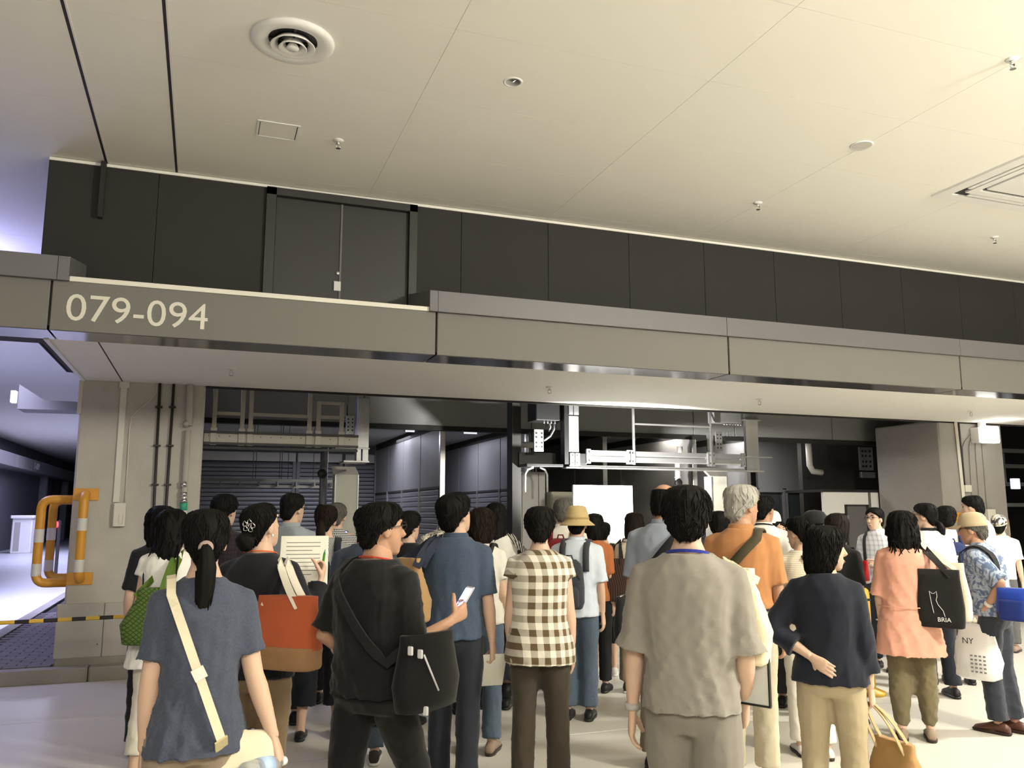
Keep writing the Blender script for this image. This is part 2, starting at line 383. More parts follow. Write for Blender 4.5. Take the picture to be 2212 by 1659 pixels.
t = thing('air_conditioner', 'square four-way ceiling cassette with black slots at the right edge', 'air conditioner', (6.95, 5.08, ZC))
def frame2(h0, h1, z0, z1): return MB().box(-h1, h1, -h1, -h0, z0, z1).box(-h1, h1, h0, h1, z0, z1).box(-h1, -h0, -h0, h0, z0, z1).box(h0, h1, -h0, h0, z0, z1)
obj('panel_frame', frame2(.52, .64, -.020, 0), M_WHITE, t); obj('inner_frame', frame2(.36, .44, -.024, 0), M_WHITE, t)
obj('return_grille', MB().cbox(-.32, .32, -.32, .32, -.022, 0, .01), M_WHITE, t); obj('slot_shadow', MB().box(-.53, .53, -.53, .53, -.006, .0), M_BLACK, t)
for a in range(4):
    c_ = obj('louvre', MB().cbox(-.36, .36, .455, .50, -.022, -.010, .004), M_WHITE, t); c_.rotation_euler = (0, 0, a * PI / 2)

# ---- columns
def pt(x, y, Y): return onY(x, y, Y)
cl = thing('concrete_pillar', 'left bare concrete pillar with conduits and yellow guard rails', 'pillar', (-.63, 10, 0))
obj_at('shaft', MB().cbox(-1.225, -.036, YCOL, 10.6, .125, ZS + .01, .02), M_CONC, cl)
zt = pt(130, 1305, YCOL).z
for a, b in ((-1.28, -.862), (-.858, -.44), (-.436, -.02)):
    pn = obj_at('base_panel', MB().cbox(a, b, YCOL - .035, YCOL + .01, .20 if b < -.1 else .22, zt, .006), M_CONC3, cl)
    for zz in (.32, zt - .12):
        obj_at('screw', MB().lathe([(.006, -.003), (.006, .004)], (b - .04, YCOL - .036, zz), 8, 'y'), M_DPIPE, pn)
obj_at('base_plinth', MB().cbox(-1.27, -.02, YCOL - .03, YCOL + .02, .12, .20, .008), M_KERB, cl)
obj_at('edge_strip', MB().cbox(-1.245, -1.205, YCOL - .012, YCOL + .03, pt(170, 893, YCOL).z, ZS - .005, .003), M_CREAM, cl)
def seg(pts, Y): return [pt(x, y, Y) for x, y in pts]
tr = obj_at('cable_trunk', MB().cbox(pt(257, 900, YCOL).x, pt(271, 900, YCOL).x, YCOL - .022, YCOL, pt(262, 1085, YCOL).z, ZS - .06, .004).cbox(pt(254, 900, YCOL).x, pt(276, 900, YCOL).x, YCOL - .03, YCOL, ZS - .065, ZS - .001, .004), M_CREAM, cl)
obj_at('thin_cable', MB().tube([p_ + Vector((0, -.012, 0)) for p_ in seg([(340, 826), (338, 848), (322, 868), (296, 888), (284, 902), (280, 925), (276, 1000), (270, 1085)], YCOL)], .0055, 6), M_CREAM, cl, True)
for x0, x1 in ((346, 332), (376, 358)):
    dp = obj_at('dark_conduit', MB().tube([p_ + Vector((0, -.025, 0)) for p_ in seg([(x0, 826), (x1, 1110)], YCOL)] + [Vector((pt(x1, 1110, YCOL).x, YCOL - .025, .2))], .014, 8), M_DPIPE, cl, True)
    for yy in (880, 963, 1047):
        xx = x0 + (x1 - x0) * (yy - 826) / 284; pc = pt(xx, yy, YCOL)
        obj_at('clamp', MB().cbox(pc.x - .035, pc.x + .035, YCOL - .042, YCOL, pc.z - .008, pc.z + .008, .003), M_DPIPE, dp)
obj_at('clear_pipe', MB().tube([p_ + Vector((0, -.04, 0)) for p_ in seg([(411, 826), (408, 920)], YCOL)], .036, 12).tube([p_ + Vector((0, -.04, 0)) for p_ in seg([(406, 930), (396, 1100)], YCOL)] + [Vector((pt(396, 1100, YCOL).x, YCOL - .04, .4))], .030, 12), mat('clear_pvc', (.50, .48, .42), .15, var=.03, coat=.5), cl, True)
for yy, hh, mm in ((1047, 6, M_CHROME), (1068, 5, M_CHROME), (1082, 5, M_CHROME), (1094, 9, M_GREEN), (1108, 6, M_CREAM)):
    pa, pb = pt(397, yy - hh, YCOL), pt(397, yy + hh, YCOL); obj_at('pipe_band', MB().tube([pa + Vector((0, -.04, 0)), pb + Vector((0, -.04, 0))], .037, 14), mm, cl, True)
pj = pt(402, 917, YCOL); obj_at('valve', MB().ellipsoid((pj.x, YCOL - .05, pj.z), (.035, .035, .035)), M_CREAMSTEEL, cl, True)
pa, pb = pt(247, 1087, YCOL), pt(270, 1137, YCOL)
bx = obj_at('junction_box', MB().cbox(pa.x, pb.x, YCOL - .06, YCOL, pb.z, pa.z, .008), M_CREAM, cl)
obj_at('switch_slot', MB().box(pa.x + .055, pa.x + .059, YCOL - .0625, YCOL - .058, pb.z + .03, pb.z + .12).box(pb.x - .025, pb.x - .021, YCOL - .0625, YCOL - .058, pb.z + .03, pb.z + .12).box(pa.x + .055, pb.x - .021, YCOL - .0625, YCOL - .058, pb.z + .026, pb.z + .030), M_CONC, bx)
def guard(name, pts, r, label, flanges, stripes):
    t = thing(name, label, 'guard rail', pts[0], 0, 'yellow pillar guards')
    # rounded path
    P = [Vector(p) for p in pts]; path = [P[0]]
    for i in range(1, len(P) - 1):
        a = P[i] + (P[i-1] - P[i]).normalized() * .1; b = P[i] + (P[i+1] - P[i]).normalized() * .1
        for k in range(7): s = k / 6; path.append(a * (1-s)**2 + P[i] * 2 * s * (1-s) + b * s * s)
    path.append(P[-1])
    obj_at('pipe', MB().tube(path, r, 14), M_YEL, t, True)
    for c, u in flanges: obj_at('flange', MB().cbox(c[0]-u[0], c[0]+u[0], c[1]-u[1], c[1]+u[1], c[2]-u[2], c[2]+u[2], .004), M_YEL, t)
    for z0, z1 in stripes:
        k = (z0 - P[1].z) / (P[2].z - P[1].z); c = P[1].lerp(P[2], k); k2 = (z1 - P[1].z) / (P[2].z - P[1].z); d = P[1].lerp(P[2], k2)
        obj_at('reflective_band', MB().tube([c, d], r + .0015, 14, cap=False), M_REFL, t, True)
g0, g1 = pt(187, 1068, YCOL), pt(170, 1250, YCOL); gx = (pt(185, 1068, YCOL - .1).x + pt(168, 1250, YCOL - .1).x) / 2 
guard('guard_rail', [(gx, YCOL, g0.z), (gx, YCOL - .13, g0.z), (gx, YCOL - .13, g1.z), (gx, YCOL, g1.z)], .042, 'yellow and white pipe guard bolted to the front face of the left pillar',
      [((gx, YCOL - .006, g0.z), (.115, .008, .06)), ((gx, YCOL - .006, g1.z), (.115, .008, .06))], [(1.42, 1.54), (1.02, 1.14)])
for yy, lb in ((9.62, 'nearer yellow pipe guard sticking out from the left side of the pillar'), (10.35, 'farther yellow pipe guard sticking out from the left side of the pillar')):
    xo = -1.225 - .30
    guard('guard_rail', [(-1.225, yy, g0.z - .05), (xo, yy, g0.z - .05), (xo, yy, g1.z - .05), (-1.225, yy, g1.z - .05)], .044, lb,
          [((-1.23, yy, g0.z - .05), (.008, .09, .06)), ((-1.23, yy, g1.z - .05), (.008, .09, .06))], [(1.30, 1.43), (.97, 1.09)])
cr = thing('concrete_pillar', 'right wide concrete pillar with wall conduits and a glowing lamp', 'pillar', (10.2, 10, 0))
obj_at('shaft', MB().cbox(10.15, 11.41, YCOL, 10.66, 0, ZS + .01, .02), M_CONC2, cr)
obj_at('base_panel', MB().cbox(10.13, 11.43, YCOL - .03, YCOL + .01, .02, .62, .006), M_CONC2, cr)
obj_at('cable_trunk', MB().tube([p_ + Vector((0, -.02, 0)) for p_ in seg([(2062, 912), (2080, 1085)], YCOL)] + [], .028, 4), M_CREAM, cr)
obj_at('dark_conduit', MB().tube([p_ + Vector((0, -.02, 0)) for p_ in seg([(2068, 914), (2081, 1050)], YCOL)], .016, 8), M_DPIPE, cr, True)
for xs_ in ([(2112, 916), (2104, 930), (2083, 954), (2078, 966), (2083, 1048)], [(2113, 916), (2108, 930), (2094, 955), (2092, 966), (2101, 1120)], [(2115, 916), (2112, 930), (2106, 960), (2106, 975), (2117, 1120)], [(2118, 916), (2120, 960), (2131, 1100)]):
    obj_at('thin_cable', MB().tube([p_ + Vector((0, -.012, 0)) for p_ in seg(xs_, YCOL)], .007, 6), M_CONC2, cr, True)
for (xa, ya, xb, yb) in ((2078, 1048, 2092, 1063), (2126, 1100, 2146, 1142)):
    a, b = pt(xa, ya, YCOL), pt(xb, yb, YCOL); obj_at('junction_box', MB().cbox(a.x, b.x, YCOL - .07, YCOL, b.z, a.z, .008), M_CREAM, cr)
for xx, zz in ((2068, 1.45), (2068, .9)):
    p = pt(xx, 1120, YCOL); gxx = p.x
guard('guard_rail', [(10.45, YCOL, 1.52), (10.45, YCOL - .15, 1.52), (10.45, YCOL - .15, .72), (10.45, YCOL, .72)], .06, 'yellow pipe guard bolted to the front of the right pillar',
      [((10.45, YCOL - .006, 1.52), (.17, .008, .07)), ((10.45, YCOL - .006, .72), (.17, .008, .07))], [(1.25, 1.38), (.9, 1.02)])
guard('guard_rail', [(11.41, 9.7, 1.52), (11.68, 9.7, 1.52), (11.68, 9.7, .72), (11.41, 9.7, .72)], .06, 'yellow pipe guard on the right side of the right pillar',
      [((11.415, 9.7, 1.52), (.008, .15, .07)), ((11.415, 9.7, .72), (.008, .15, .07))], [(1.25, 1.38), (.9, 1.02)])
# glowing lamp box on the right pillar
a, b = pt(2124, 920, YCOL - .25), pt(2160, 957, YCOL - .25)
lm = thing('wall_lamp', 'glowing white box lamp at the top of the right pillar', 'lamp', ((a.x + b.x) / 2, YCOL, b.z))
obj_at('housing', MB().cbox(a.x + .01, b.x - .01, YCOL - .16, YCOL, b.z + .01, a.z - .01, .01), M_WHITE, lm)
obj_at('diffuser', MB().cbox(a.x, b.x, YCOL - .27, YCOL - .16, b.z, a.z, .02), M_LAMP, lm)
obj_at('bracket', MB().box((a.x + b.x) / 2 - .03, (a.x + b.x) / 2 + .03, YCOL - .14, YCOL - .05, a.z - .012, ZS), M_WHITE, lm)
lm_l = spot('wall_lamp_light', ((a.x + b.x) / 2, YCOL - .30, a.z - .04), ((a.x + b.x) / 2, YCOL - 1.0, ZS + .3), 9, (1, .98, .94), 110, .8, .05)

# ---- black and yellow barrier bar in front of the left pillar
br = thing('barrier_bar', 'black and yellow striped barrier bar in front of the left pillar', 'barrier', (-1.6, 8.2, .0))
A, B = Vector((-2.6, 8.2, .675)), Vector((-.25, 8.2, .705)); n = 22
for k in range(n):
    obj_at('bar_segment', MB().tube([A.lerp(B, k / n), A.lerp(B, (k + 1) / n)], .017, 10), M_TAPEB if k % 2 else M_TAPEY, br)
for X in (-2.6, -.25):
    obj_at('stand', MB().lathe([(.16, 0), (.16, .02), (.03, .05), (.02, .08), (.02, .73), (.001, .75)], (X, 8.2, 0), 16), M_TAPEY, br, True)
# yellow bollard between the visitors on the right
pb = onZ(1880, 1500, 0); 
bo = thing('bollard_post', 'yellow plastic post standing between the navy blouse and the peach tunic', 'bollard', (pb.x, pb.y, 0))
dz = 1.6 - (1266 - 1106) / 1827 * ((pb - CAM).dot(FH))
obj('post', MB().lathe([(.13, 0), (.13, .03), (.052, .06), (.048, .2), (.045, dz - .06), (.038, dz - .02), (.02, dz), (.001, dz)], (0, 0, 0), 20), M_TAPEY, bo, True)
obj('collar', MB().lathe([(.05, dz - .11), (.056, dz - .10), (.05, dz - .09)], (0, 0, 0), 16), M_TAPEB, bo, True)
# ================================================================== STALLS BEHIND THE CANOPY
YB = 11.0
bk = thing('bulkhead', 'grey metal bulkhead band above the market stalls with stall numbers', 'bulkhead', (5, YB, 2.75))
bj = [-.24, 1.72, 4.32, 6.98, 7.72, 9.6, 12.6]
for i in range(len(bj) - 1):
    obj_at('bulkhead_panel', MB().cbox(bj[i] + .006, bj[i+1] - .006, YB, YB + .05, 2.76, 4.29, .004), M_BULK, bk)
obj_at('bulkhead_sill', MB().box(-.24, 12.6, YB - .01, YB + .12, 2.70, 2.76), M_WALLD, bk)
for s, x, y in (('1084', 1548, 942), ('1085', 1569, 942), ('1082', 1172, 925), ('1083', 1196, 925), ('080', 741, 907)):
    p = pt(x, y, YB - .01); text_mesh('stall_number', s, .10, M_SIGNT, p - bk.location, bk, .001)
# interior ceiling, back wall
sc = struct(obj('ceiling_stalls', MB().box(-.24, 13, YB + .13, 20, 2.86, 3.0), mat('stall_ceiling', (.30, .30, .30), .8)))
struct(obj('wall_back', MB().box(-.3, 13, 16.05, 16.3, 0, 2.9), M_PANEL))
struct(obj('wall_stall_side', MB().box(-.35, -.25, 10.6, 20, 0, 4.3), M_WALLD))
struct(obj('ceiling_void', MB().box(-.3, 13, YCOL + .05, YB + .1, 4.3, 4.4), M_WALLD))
def shutter(x0, x1, Y, z1, label, sh=.075, rot=0):
    t = thing('roller_shutter', label, 'shutter', ((x0 + x1) / 2, Y, 0), 0, 'closed roller shutters')
    w = x1 - x0; n = int((z1 - .02) / sh); s0 = None
    for k in range(n):
        if s0 is None:
            s0 = obj('slat', MB().prism([(-w/2, 0, 0), (-w/2, -.018, .008), (-w/2, -.022, sh * .45), (-w/2, -.016, sh - .012), (-w/2, 0, sh - .004)], (w, 0, 0)), M_SHUT, t)
        else: clone(s0, t, (0, 0, k * sh))
    obj('shutter_box', MB().cbox(-w/2 - .02, w/2 + .02, -.05, .05, z1, z1 + .16, .008), M_PVC, t)
    for s in (-1, 1): obj('guide_rail', MB().box(s * w/2 - .03, s * w/2 + .03, -.05, .03, 0, z1), M_PANEL, t)
    return t
shutter(-.15, 1.55, 15.95, 2.52, 'wide closed grey roller shutter at the back left of the stalls')
shutter(1.62, 2.4, 15.95, 2.52, 'narrow closed roller shutter right of the wide one at the back left')
shutter(2.5, 3.35, 15.95, 2.52, 'closed roller shutter between the white panel and the first partition')
shutter(3.75, 4.7, 15.95, 2.52, 'closed roller shutter behind the bright aluminium post')
shutter(5.2, 6.6, 15.95, 2.40, 'closed roller shutter behind the white board')
shutter(6.9, 9.2, 15.95, 2.40, 'closed roller shutter at the back right of the stalls')
# partitions running back from the front
def partition(X, y0, y1, label, light=False, posts=4, zsplit=1.95, ztop=2.86):
    t = thing('partition', label, 'partition', (X, (y0 + y1) / 2, 0), 0, 'stall partitions')
    n = posts; mm = M_PANELL if light else M_PANEL
    for k in range(n):
        a = y0 + (y1 - y0) * k / n; b = y0 + (y1 - y0) * (k + 1) / n
        obj_at('upper_panel', MB().cbox(X - .02, X + .02, a + .012, b - .012, zsplit, ztop - .1, .004), mm, t)
        sh = obj_at('lower_panel', MB().cbox(X - .012, X + .02, a + .03, b - .03, .02, zsplit - .03, .004), mm if light else M_SHUT, t)
        if not light:
            s0 = None
            for j in range(24):
                if s0 is None: s0 = obj_at('slat', MB().prism([(X - .012, a + .03, .04), (X - .03, a + .03, .05), (X - .03, a + .03, .10), (X - .012, a + .03, .112)], (0, b - a - .06, 0)), M_SHUT, sh)
                else: clone(s0, sh, s0.location + Vector((0, 0, j * .078)))
        obj_at('post', MB().box(X - .045, X + .03, a - .025, a + .025, 0, zsplit), M_ALU, t)
    obj_at('post', MB().box(X - .045, X + .03, y1 - .025, y1 + .025, 0, ztop), M_PANEL, t)
    obj_at('top_rail', MB().box(X - .03, X + .03, y0, y1, ztop - .11, ztop), M_WALLD, t)
    obj_at('mid_rail', MB().box(X - .03, X + .03, y0, y1, zsplit - .03, zsplit), M_WALLD, t)
    obj_at('front_post', MB().cbox(X - .045, X + .03, y0 - .05, y0 + .02, 0, ztop - .04, .004), M_ALU, t)
partition(3.06, 11.15, 15.8, 'grey stall partition with the bright aluminium front post')
partition(4.36, 11.25, 15.8, 'grey stall partition behind the white pipework')
partition(5.75, 11.6, 15.8, 'grey stall partition right behind the white board')
partition(7.02, 11.1, 15.8, 'pale stall partition behind the bald visitor', True, 2, 1.2)
partition(8.35, 11.6, 15.8, 'dark stall partition behind the grey haired visitor')
# strip lamps on the stall ceiling
for k, (x, y) in enumerate(((890, 929), (1015, 933), (1280, 944), (1385, 948), (1716, 960))):
    p = onZ(x, y, 2.86)
    t = thing('strip_lamp', ('first', 'second', 'third', 'fourth', 'fifth')[k] + ' thin strip lamp from the left on the dark stall ceiling', 'lamp', (p.x, p.y, 2.86), 0, 'stall strip lamps')
    obj('tube', MB().cbox(-.11, .11, -.025, .025, -.03, -.001, .008), M_STRIPL, t); obj('socket', MB().box(-.13, -.11, -.03, .03, -.035, 0).box(.11, .13, -.03, .03, -.035, 0), M_WHITE, t)

# hanging glass screens / shutter-rail frames at the front of the stalls
YG = 9.8
def bar(a, b, w, d=None, Y=YG):
    """vertical or horizontal flat bar between two pixels on plane Y"""
    p, q = pt(*a, Y), pt(*b, Y); d = d or w
    if abs(p.x - q.x) < abs(p.z - q.z): xm = (p.x + q.x) / 2; return (xm - w/2, xm + w/2, Y - d/2, Y + d/2, min(p.z, q.z), max(p.z, q.z))
    zm = (p.z + q.z) / 2; return (min(p.x, q.x), max(p.x, q.x), Y - d/2, Y + d/2, zm - w/2, zm + w/2)
gl = thing('hanging_frame', 'dull cream steel frame hanging from above with a perforated rail at the left', 'steel frame', (.8, YG, 2.2))
obj_at('rail', MB().cbox(-.03, 1.66, YG - .04, YG + .04, 2.36, 2.46, .004), M_CREAMSTEEL, gl)
obj_at('rail_flange', MB().box(-.03, 1.66, YG - .07, YG + .05, 2.46, 2.485).box(-.03, 1.66, YG - .07, YG + .05, 2.335, 2.36), M_DPIPE, gl)
obj_at('under_rail', MB().box(-.03, 1.66, YG - .03, YG + .03, 2.29, 2.315), M_BLACK, gl)
for k in range(15): obj_at('bolt_hole', MB().lathe([(.006, -.003), (.006, .003)], (.02 + k * .11, YG - .041, 2.43), 8, 'y'), M_DPIPE, gl)
for xa, xb in ((.07, .365), (.455, 1.10), (1.20, 1.465)):
    top = 3.35 if xa < 1 else 2.86
    for X in (xa, xb):
        h_ = obj_at('hanger', MB().cbox(X - .024, X + .024, YG - .05, YG - .02, 2.34, top, .003), M_CREAMSTEEL, gl)
        obj_at('shoe_plate', MB().cbox(X - .035, X + .035, YG - .06, YG - .02, 2.33, 2.52, .003), M_CREAMSTEEL, h_)
    obj_at('cross_bar', MB().box(xa, xb, YG - .048, YG - .022, 2.665, 2.70), M_CREAMSTEEL, gl)
    if top < 3: obj_at('cross_bar', MB().box(xa, xb, YG - .048, YG - .022, 2.83, 2.865), M_CREAMSTEEL, gl)
# small numbered box and post at the right end of the left frame
ps = thing('support_post', 'grey galvanised steel post beside the cream frame, hanging over the pale panel', 'steel post', (1.72, YG, 2.17))
obj_at('web', MB().cbox(1.645, 1.79, YG - .03, YG + .12, 2.34, 2.93, .004), M_GALV, ps)
obj_at('top_bracket', MB().box(1.655, 1.715, YG - .03, YG + .1, 2.93, 3.2).box(1.728, 1.785, YG - .03, YG + .1, 2.93, 3.2), M_GALV, ps)
obj_at('bottom_plate', MB().cbox(1.40, 1.80, YG - .04, YG + .3, 2.325, 2.34, .003).cbox(1.50, 1.80, YG - .04, YG + .3, 2.17, 2.19, .003), M_GALV, ps)
obj_at('bottom_bracket', MB().box(1.65, 1.70, YG - .03, YG + .1, 2.19, 2.33).box(1.72, 1.785, YG - .03, YG + .1, 2.19, 2.33), M_GALV, ps)
for k, X in enumerate((1.53, )):
    op = obj_at('hole_plate', MB().cbox(1.53, 1.63, YG + .05, YG + .07, 2.50, 2.72, .003), M_GALV, ps)
    for u in (1.555, 1.605):
        for z in (2.55, 2.59, 2.64, 2.68): obj_at('hole', MB().lathe([(.010, -.003), (.010, .003)], (u, YG + .049, z), 10, 'y'), M_BLACK, op)
# right gantry, brightly lit
gr = thing('lit_gantry', 'brightly lit silver steel gantry frame hanging over the white board', 'steel frame', (5.8, YG, 2.2))
obj_at('front_post', MB().cbox(4.345, 4.485, YG - .04, YG - .02, 2.36, 2.82, .003), M_ALU, gr)
obj_at('top_plate', MB().cbox(4.345, 4.405, YG - .05, YG - .02, 2.835, 3.2, .003).cbox(4.415, 4.485, YG - .05, YG - .02, 2.835, 3.2, .003), M_ALU, gr)
bp = obj_at('bottom_plate', MB().cbox(4.355, 4.42, YG - .05, YG - .02, 2.19, 2.345, .003).cbox(4.43, 4.495, YG - .05, YG - .02, 2.19, 2.345, .003), M_ALU, gr)
for X in (4.39, 4.455):
    for z in (2.22, 2.315): obj_at('bolt', MB().lathe([(.008, -.006), (.008, .003)], (X, YG - .05, z), 8, 'y'), M_BLACK, bp)
obj_at('post_return', MB().box(4.29, 4.345, YG - .03, YG + .1, 2.20, 3.2), M_BLACK, gr)
obj_at('end_bracket', MB().cbox(4.50, 4.60, YG - .03, YG + .05, 2.20, 2.34, .004), M_BLACK, gr)
for xa, xb in ((4.62, 5.18), (5.24, 6.40), (6.48, 6.92)):
    obj_at('rail', MB().prism([(xa, YG - .05, 2.24), (xa, YG - .055, 2.25), (xa, YG - .055, 2.30), (xa, YG - .035, 2.31), (xa, YG - .035, 2.325), (xa, YG - .055, 2.335), (xa, YG - .055, 2.385), (xa, YG + .03, 2.385), (xa, YG + .03, 2.24)], (xb - xa, 0, 0)), M_ALU, gr)
for X in (4.61, 5.19, 5.235, 6.41, 6.47, 6.96):
    h_ = obj_at('clamp_plate', MB().cbox(X - .03, X + .03, YG - .07, YG - .03, 2.215, 2.40, .004), M_ALU, gr)
    for z in (2.25, 2.36): obj_at('bolt', MB().lathe([(.010, -.012), (.010, .003)], (X, YG - .07, z), 8, 'y'), M_CHROME, h_)
for X in (5.262, 6.44): obj_at('hanger', MB().cbox(X - .014, X + .014, YG - .08, YG - .05, 2.21, 3.2, .003), M_ALU, gr)
obj_at('cross_bar', MB().cbox(5.276, 6.426, YG - .075, YG - .055, 2.735, 2.757, .003), M_ALU, gr)
obj_at('under_rail', MB().cbox(4.30, 7.30, YG - .06, YG + .10, 2.150, 2.166, .003).cbox(4.35, 7.0, YG - .04, YG + .02, 2.166, 2.19, .003), M_ALU, gr)
obj_at('right_post', MB().cbox(7.02, 7.09, YG - .06, YG, 2.36, 2.86, .004).cbox(7.10, 7.25, YG - .02, YG + .02, 2.36, 2.86, .004), M_ALU, gr)
obj_at('right_plate', MB().cbox(7.00, 7.27, YG - .07, YG + .02, 2.86, 2.88, .003).cbox(6.97, 7.45, YG - .05, YG + .02, 2.345, 2.36, .003).box(7.03, 7.24, YG - .03, YG + .02, 2.17, 2.345).box(7.03, 7.24, YG - .03, YG + .02, 2.88, 3.2), M_GALV, gr)
obj_at('cable_box', MB().cbox(6.55, 7.0, YG + .0, YG + .16, 2.82, 3.2, .008), M_BULK, gr)
for k in range(7): obj_at('cable_gland', MB().tube([(6.72 + k * .045, YG + .02, 2.82), (6.72 + k * .045, YG + .01, 2.79)], .013, 8), M_CHROME, gr, True)
hp = obj_at('hole_plate', MB().cbox(6.63, 6.74, YG + .10, YG + .12, 2.44, 2.70, .003).box(6.52, 6.62, YG + .14, YG + .16, 2.42, 2.69), M_GALV, gr)
for u in (6.66, 6.71):
    for z in (2.48, 2.53, 2.61, 2.66): obj_at('hole', MB().lathe([(.011, -.003), (.011, .003)], (u, YG + .099, z), 10, 'y'), M_WALLD, hp)
# black control box left of it
cb = thing('control_box', 'black control box with cables beside the lit gantry', 'control box', (4.1, YG + .2, 2.2))
obj_at('cabinet', MB().cbox(3.93, 4.30, YG + .05, YG + .35, 2.76, 3.3, .01), M_BLACK, cb)
for k in range(4): obj_at('cable_gland', MB().tube([(4.06 + k * .05, YG + .1, 2.76), (4.06 + k * .05, YG + .1, 2.725)], .014, 8), M_CHROME, cb, True)
hp = obj_at('hole_plate', MB().cbox(3.90, 4.03, YG + .04, YG + .06, 2.36, 2.64, .003), M_ALU, cb)
for u in (3.93, 4.005):
    for z in (2.42, 2.47, 2.54, 2.59): obj_at('hole', MB().lathe([(.011, -.003), (.011, .003)], (u, YG + .039, z), 10, 'y'), M_BLACK, hp)
obj_at('cable', MB().tube([(4.2, YG + .1, 2.73), (4.19, YG + .08, 2.65), (4.13, YG + .06, 2.56), (4.04, YG + .05, 2.50)], .014, 8).tube([(4.14, YG + .1, 2.73), (4.15, YG + .1, 2.68), (4.13, YG + .1, 2.62)], .012, 8), M_GALV, cb, True)
obj_at('tray', MB().cbox(3.78, 4.28, YG - .01, YG + .3, 2.165, 2.20, .004).box(3.78, 4.29, YG + .26, YG + .3, 2.20, 2.36), M_BLACK, cb)
for x0, x1 in ((3.80, 3.91), (4.10, 4.0)):
    obj_at('loop_cable', MB().tube([(x0, YG + .1, 1.85), (x0, YG + .1, 2.07), (x0 + .03 * (1 if x0 < 4 else -1), YG + .1, 2.13), (x1, YG + .1, 2.16)], .014, 8), M_PVC, cb, True)
obj_at('rear_post', MB().box(3.70, 3.82, YG + .3, YG + .5, 0, 3.3), M_WALLD, cb)
# pale pillar casing behind it
pc = thing('pillar_casing', 'pale steel pillar casing below the black control box', 'casing', (3.95, 10.4, 0))
obj_at('casing', MB().cbox(3.83, 4.22, 10.25, 10.5, 0, 2.12, .01), M_PANELL, pc)
for X in (3.86, 3.885, 4.12): obj_at('seam', MB().box(X, X + .006, 10.245, 10.26, .05, 2.1), M_WALLD, pc)
# pale pillar panels left and right
for (xa, xb, Y, z1, lb) in ((1.50, 1.79, 10.4, 2.06, 'pale green-grey pillar panel with shiny edges under the steel post'), (7.0, 7.27, 10.6, 2.12, 'pale pillar housing behind the grey haired visitor')):
    t = thing('pillar_panel', lb, 'pillar panel', ((xa + xb) / 2, Y, 0))
    obj_at('body', MB().cbox(xa, xb, Y, Y + .2, 0, z1, .006), M_CREAM if xa > 5 else mat('panel_pale', (.46, .46, .40), .5), t)
    obj_at('cap', MB().prism([(xa - .02, Y - .01, z1), (xb, Y - .01, z1), (xb - .02, Y + .15, z1 + .10), (xa - .02, Y + .15, z1 + .10)], (0, .06, .0)), M_CREAM, t)
    for X in (xa, xb - .012): obj_at('edge_trim', MB().box(X, X + .012, Y - .012, Y, 0, z1 - .01), M_ALU, t)
# pipework with valves
def pipe(name, runs, r, label, valves, mt=M_PVC):
    t = thing(name, label, 'pipe', (runs[0][0][0], runs[0][0][1], 0), 0, 'stall pipes')
    for rr in runs: obj_at('pipe_run', MB().tube(rr, r, 12), mt, t, True)
    for v in valves:
        vv = obj_at('valve', MB().ellipsoid(v, (.05, .05, .06)), M_BLACK, t, True)
        obj_at('hand_wheel', MB().lathe([(.055, -.008), (.06, 0), (.055, .008)], (v[0] - .03, v[1] - .08, v[2]), 14, 'y'), M_BLACK, vv, True)
        obj_at('flange', MB().lathe([(.05, .075), (.05, .09)], v, 12).lathe([(.05, -.09), (.05, -.075)], v, 12), mt, vv)
X = pt(1118, 950, 10.8).x
pipe('water_pipe', [[(X, 10.8, 0), (X, 10.8, 2.62)], [(X, 10.8, 2.52), (X + .22, 10.8, 2.52)], [(X - .12, 10.8, 1.86), (X + .05, 10.8, 1.86), (X + .09, 10.8, 1.92), (X + .09, 10.8, 2.06), (X + .05, 10.8, 2.12)]], .042, 'white water pipe with two black valves beside the partition', [(X, 10.8, 2.38), (X, 10.8, 1.55), (X, 10.8, 2.14)])
for k in range(3): 
    t = thing('conduit', ('leftmost', 'middle', 'rightmost')[k] + ' of three thin dark conduits beside the white water pipe', 'conduit', (X + .2 + k * .045, 10.85, 0)); obj('tube', MB().tube([(0, 0, 0), (0, 0, 2.7)], .014, 8), M_PANEL, t, True); obj('clip', MB().box(-.02, .02, -.02, .01, 1.2, 1.23), M_GALV, t)
X = pt(700, 1000, 10.9).x
pipe('water_pipe', [[(X, 10.9, 0), (X, 10.9, 2.5)]], .05, 'dull water pipe with black valves left of the pale panel', [(X, 10.9, 2.08), (X, 10.9, 1.64)], M_GALV)
X = pt(1466, 970, 10.7).x
pipe('water_pipe', [[(X + .02, 10.7, 2.55), (X + .02, 10.7, 2.44), (X - .03, 10.7, 2.36), (X - .03, 10.7, 0)]], .04, 'white drain pipe hanging behind the lit gantry', [(X - .03, 10.7, 2.02)])
A = [pt(x, y, 11.2) for x, y in ((1746, 955), (1749, 1005), (1756, 1018), (1775, 1021))]
pipe('water_pipe', [[tuple(p) for p in A]], .05, 'cream pipe bending above the white hut', [])
# left tray with hanging wires in front of the shutter
tr = thing('cable_tray', 'thin grey cable tray hung on wires before the wide shutter', 'cable tray', (.9, 12.6, 1.95))
obj_at('rail', MB().box(-.1, 2.1, 12.55, 12.6, 2.03, 2.07).box(-.1, 2.1, 12.75, 12.8, 1.95, 1.99), M_GALV, tr)
for k in range(9): obj_at('rung', MB().box(-.05 + k * .26, -.03 + k * .26, 12.55, 12.8, 1.97, 2.03), M_GALV, tr)
for X in (.65, .69, 1.02, 1.05, 1.14, 1.5): obj_at('wire', MB().tube([(X, 12.6, 2.05), (X, 12.6, 2.86)], .005, 5), M_BLACK, tr)
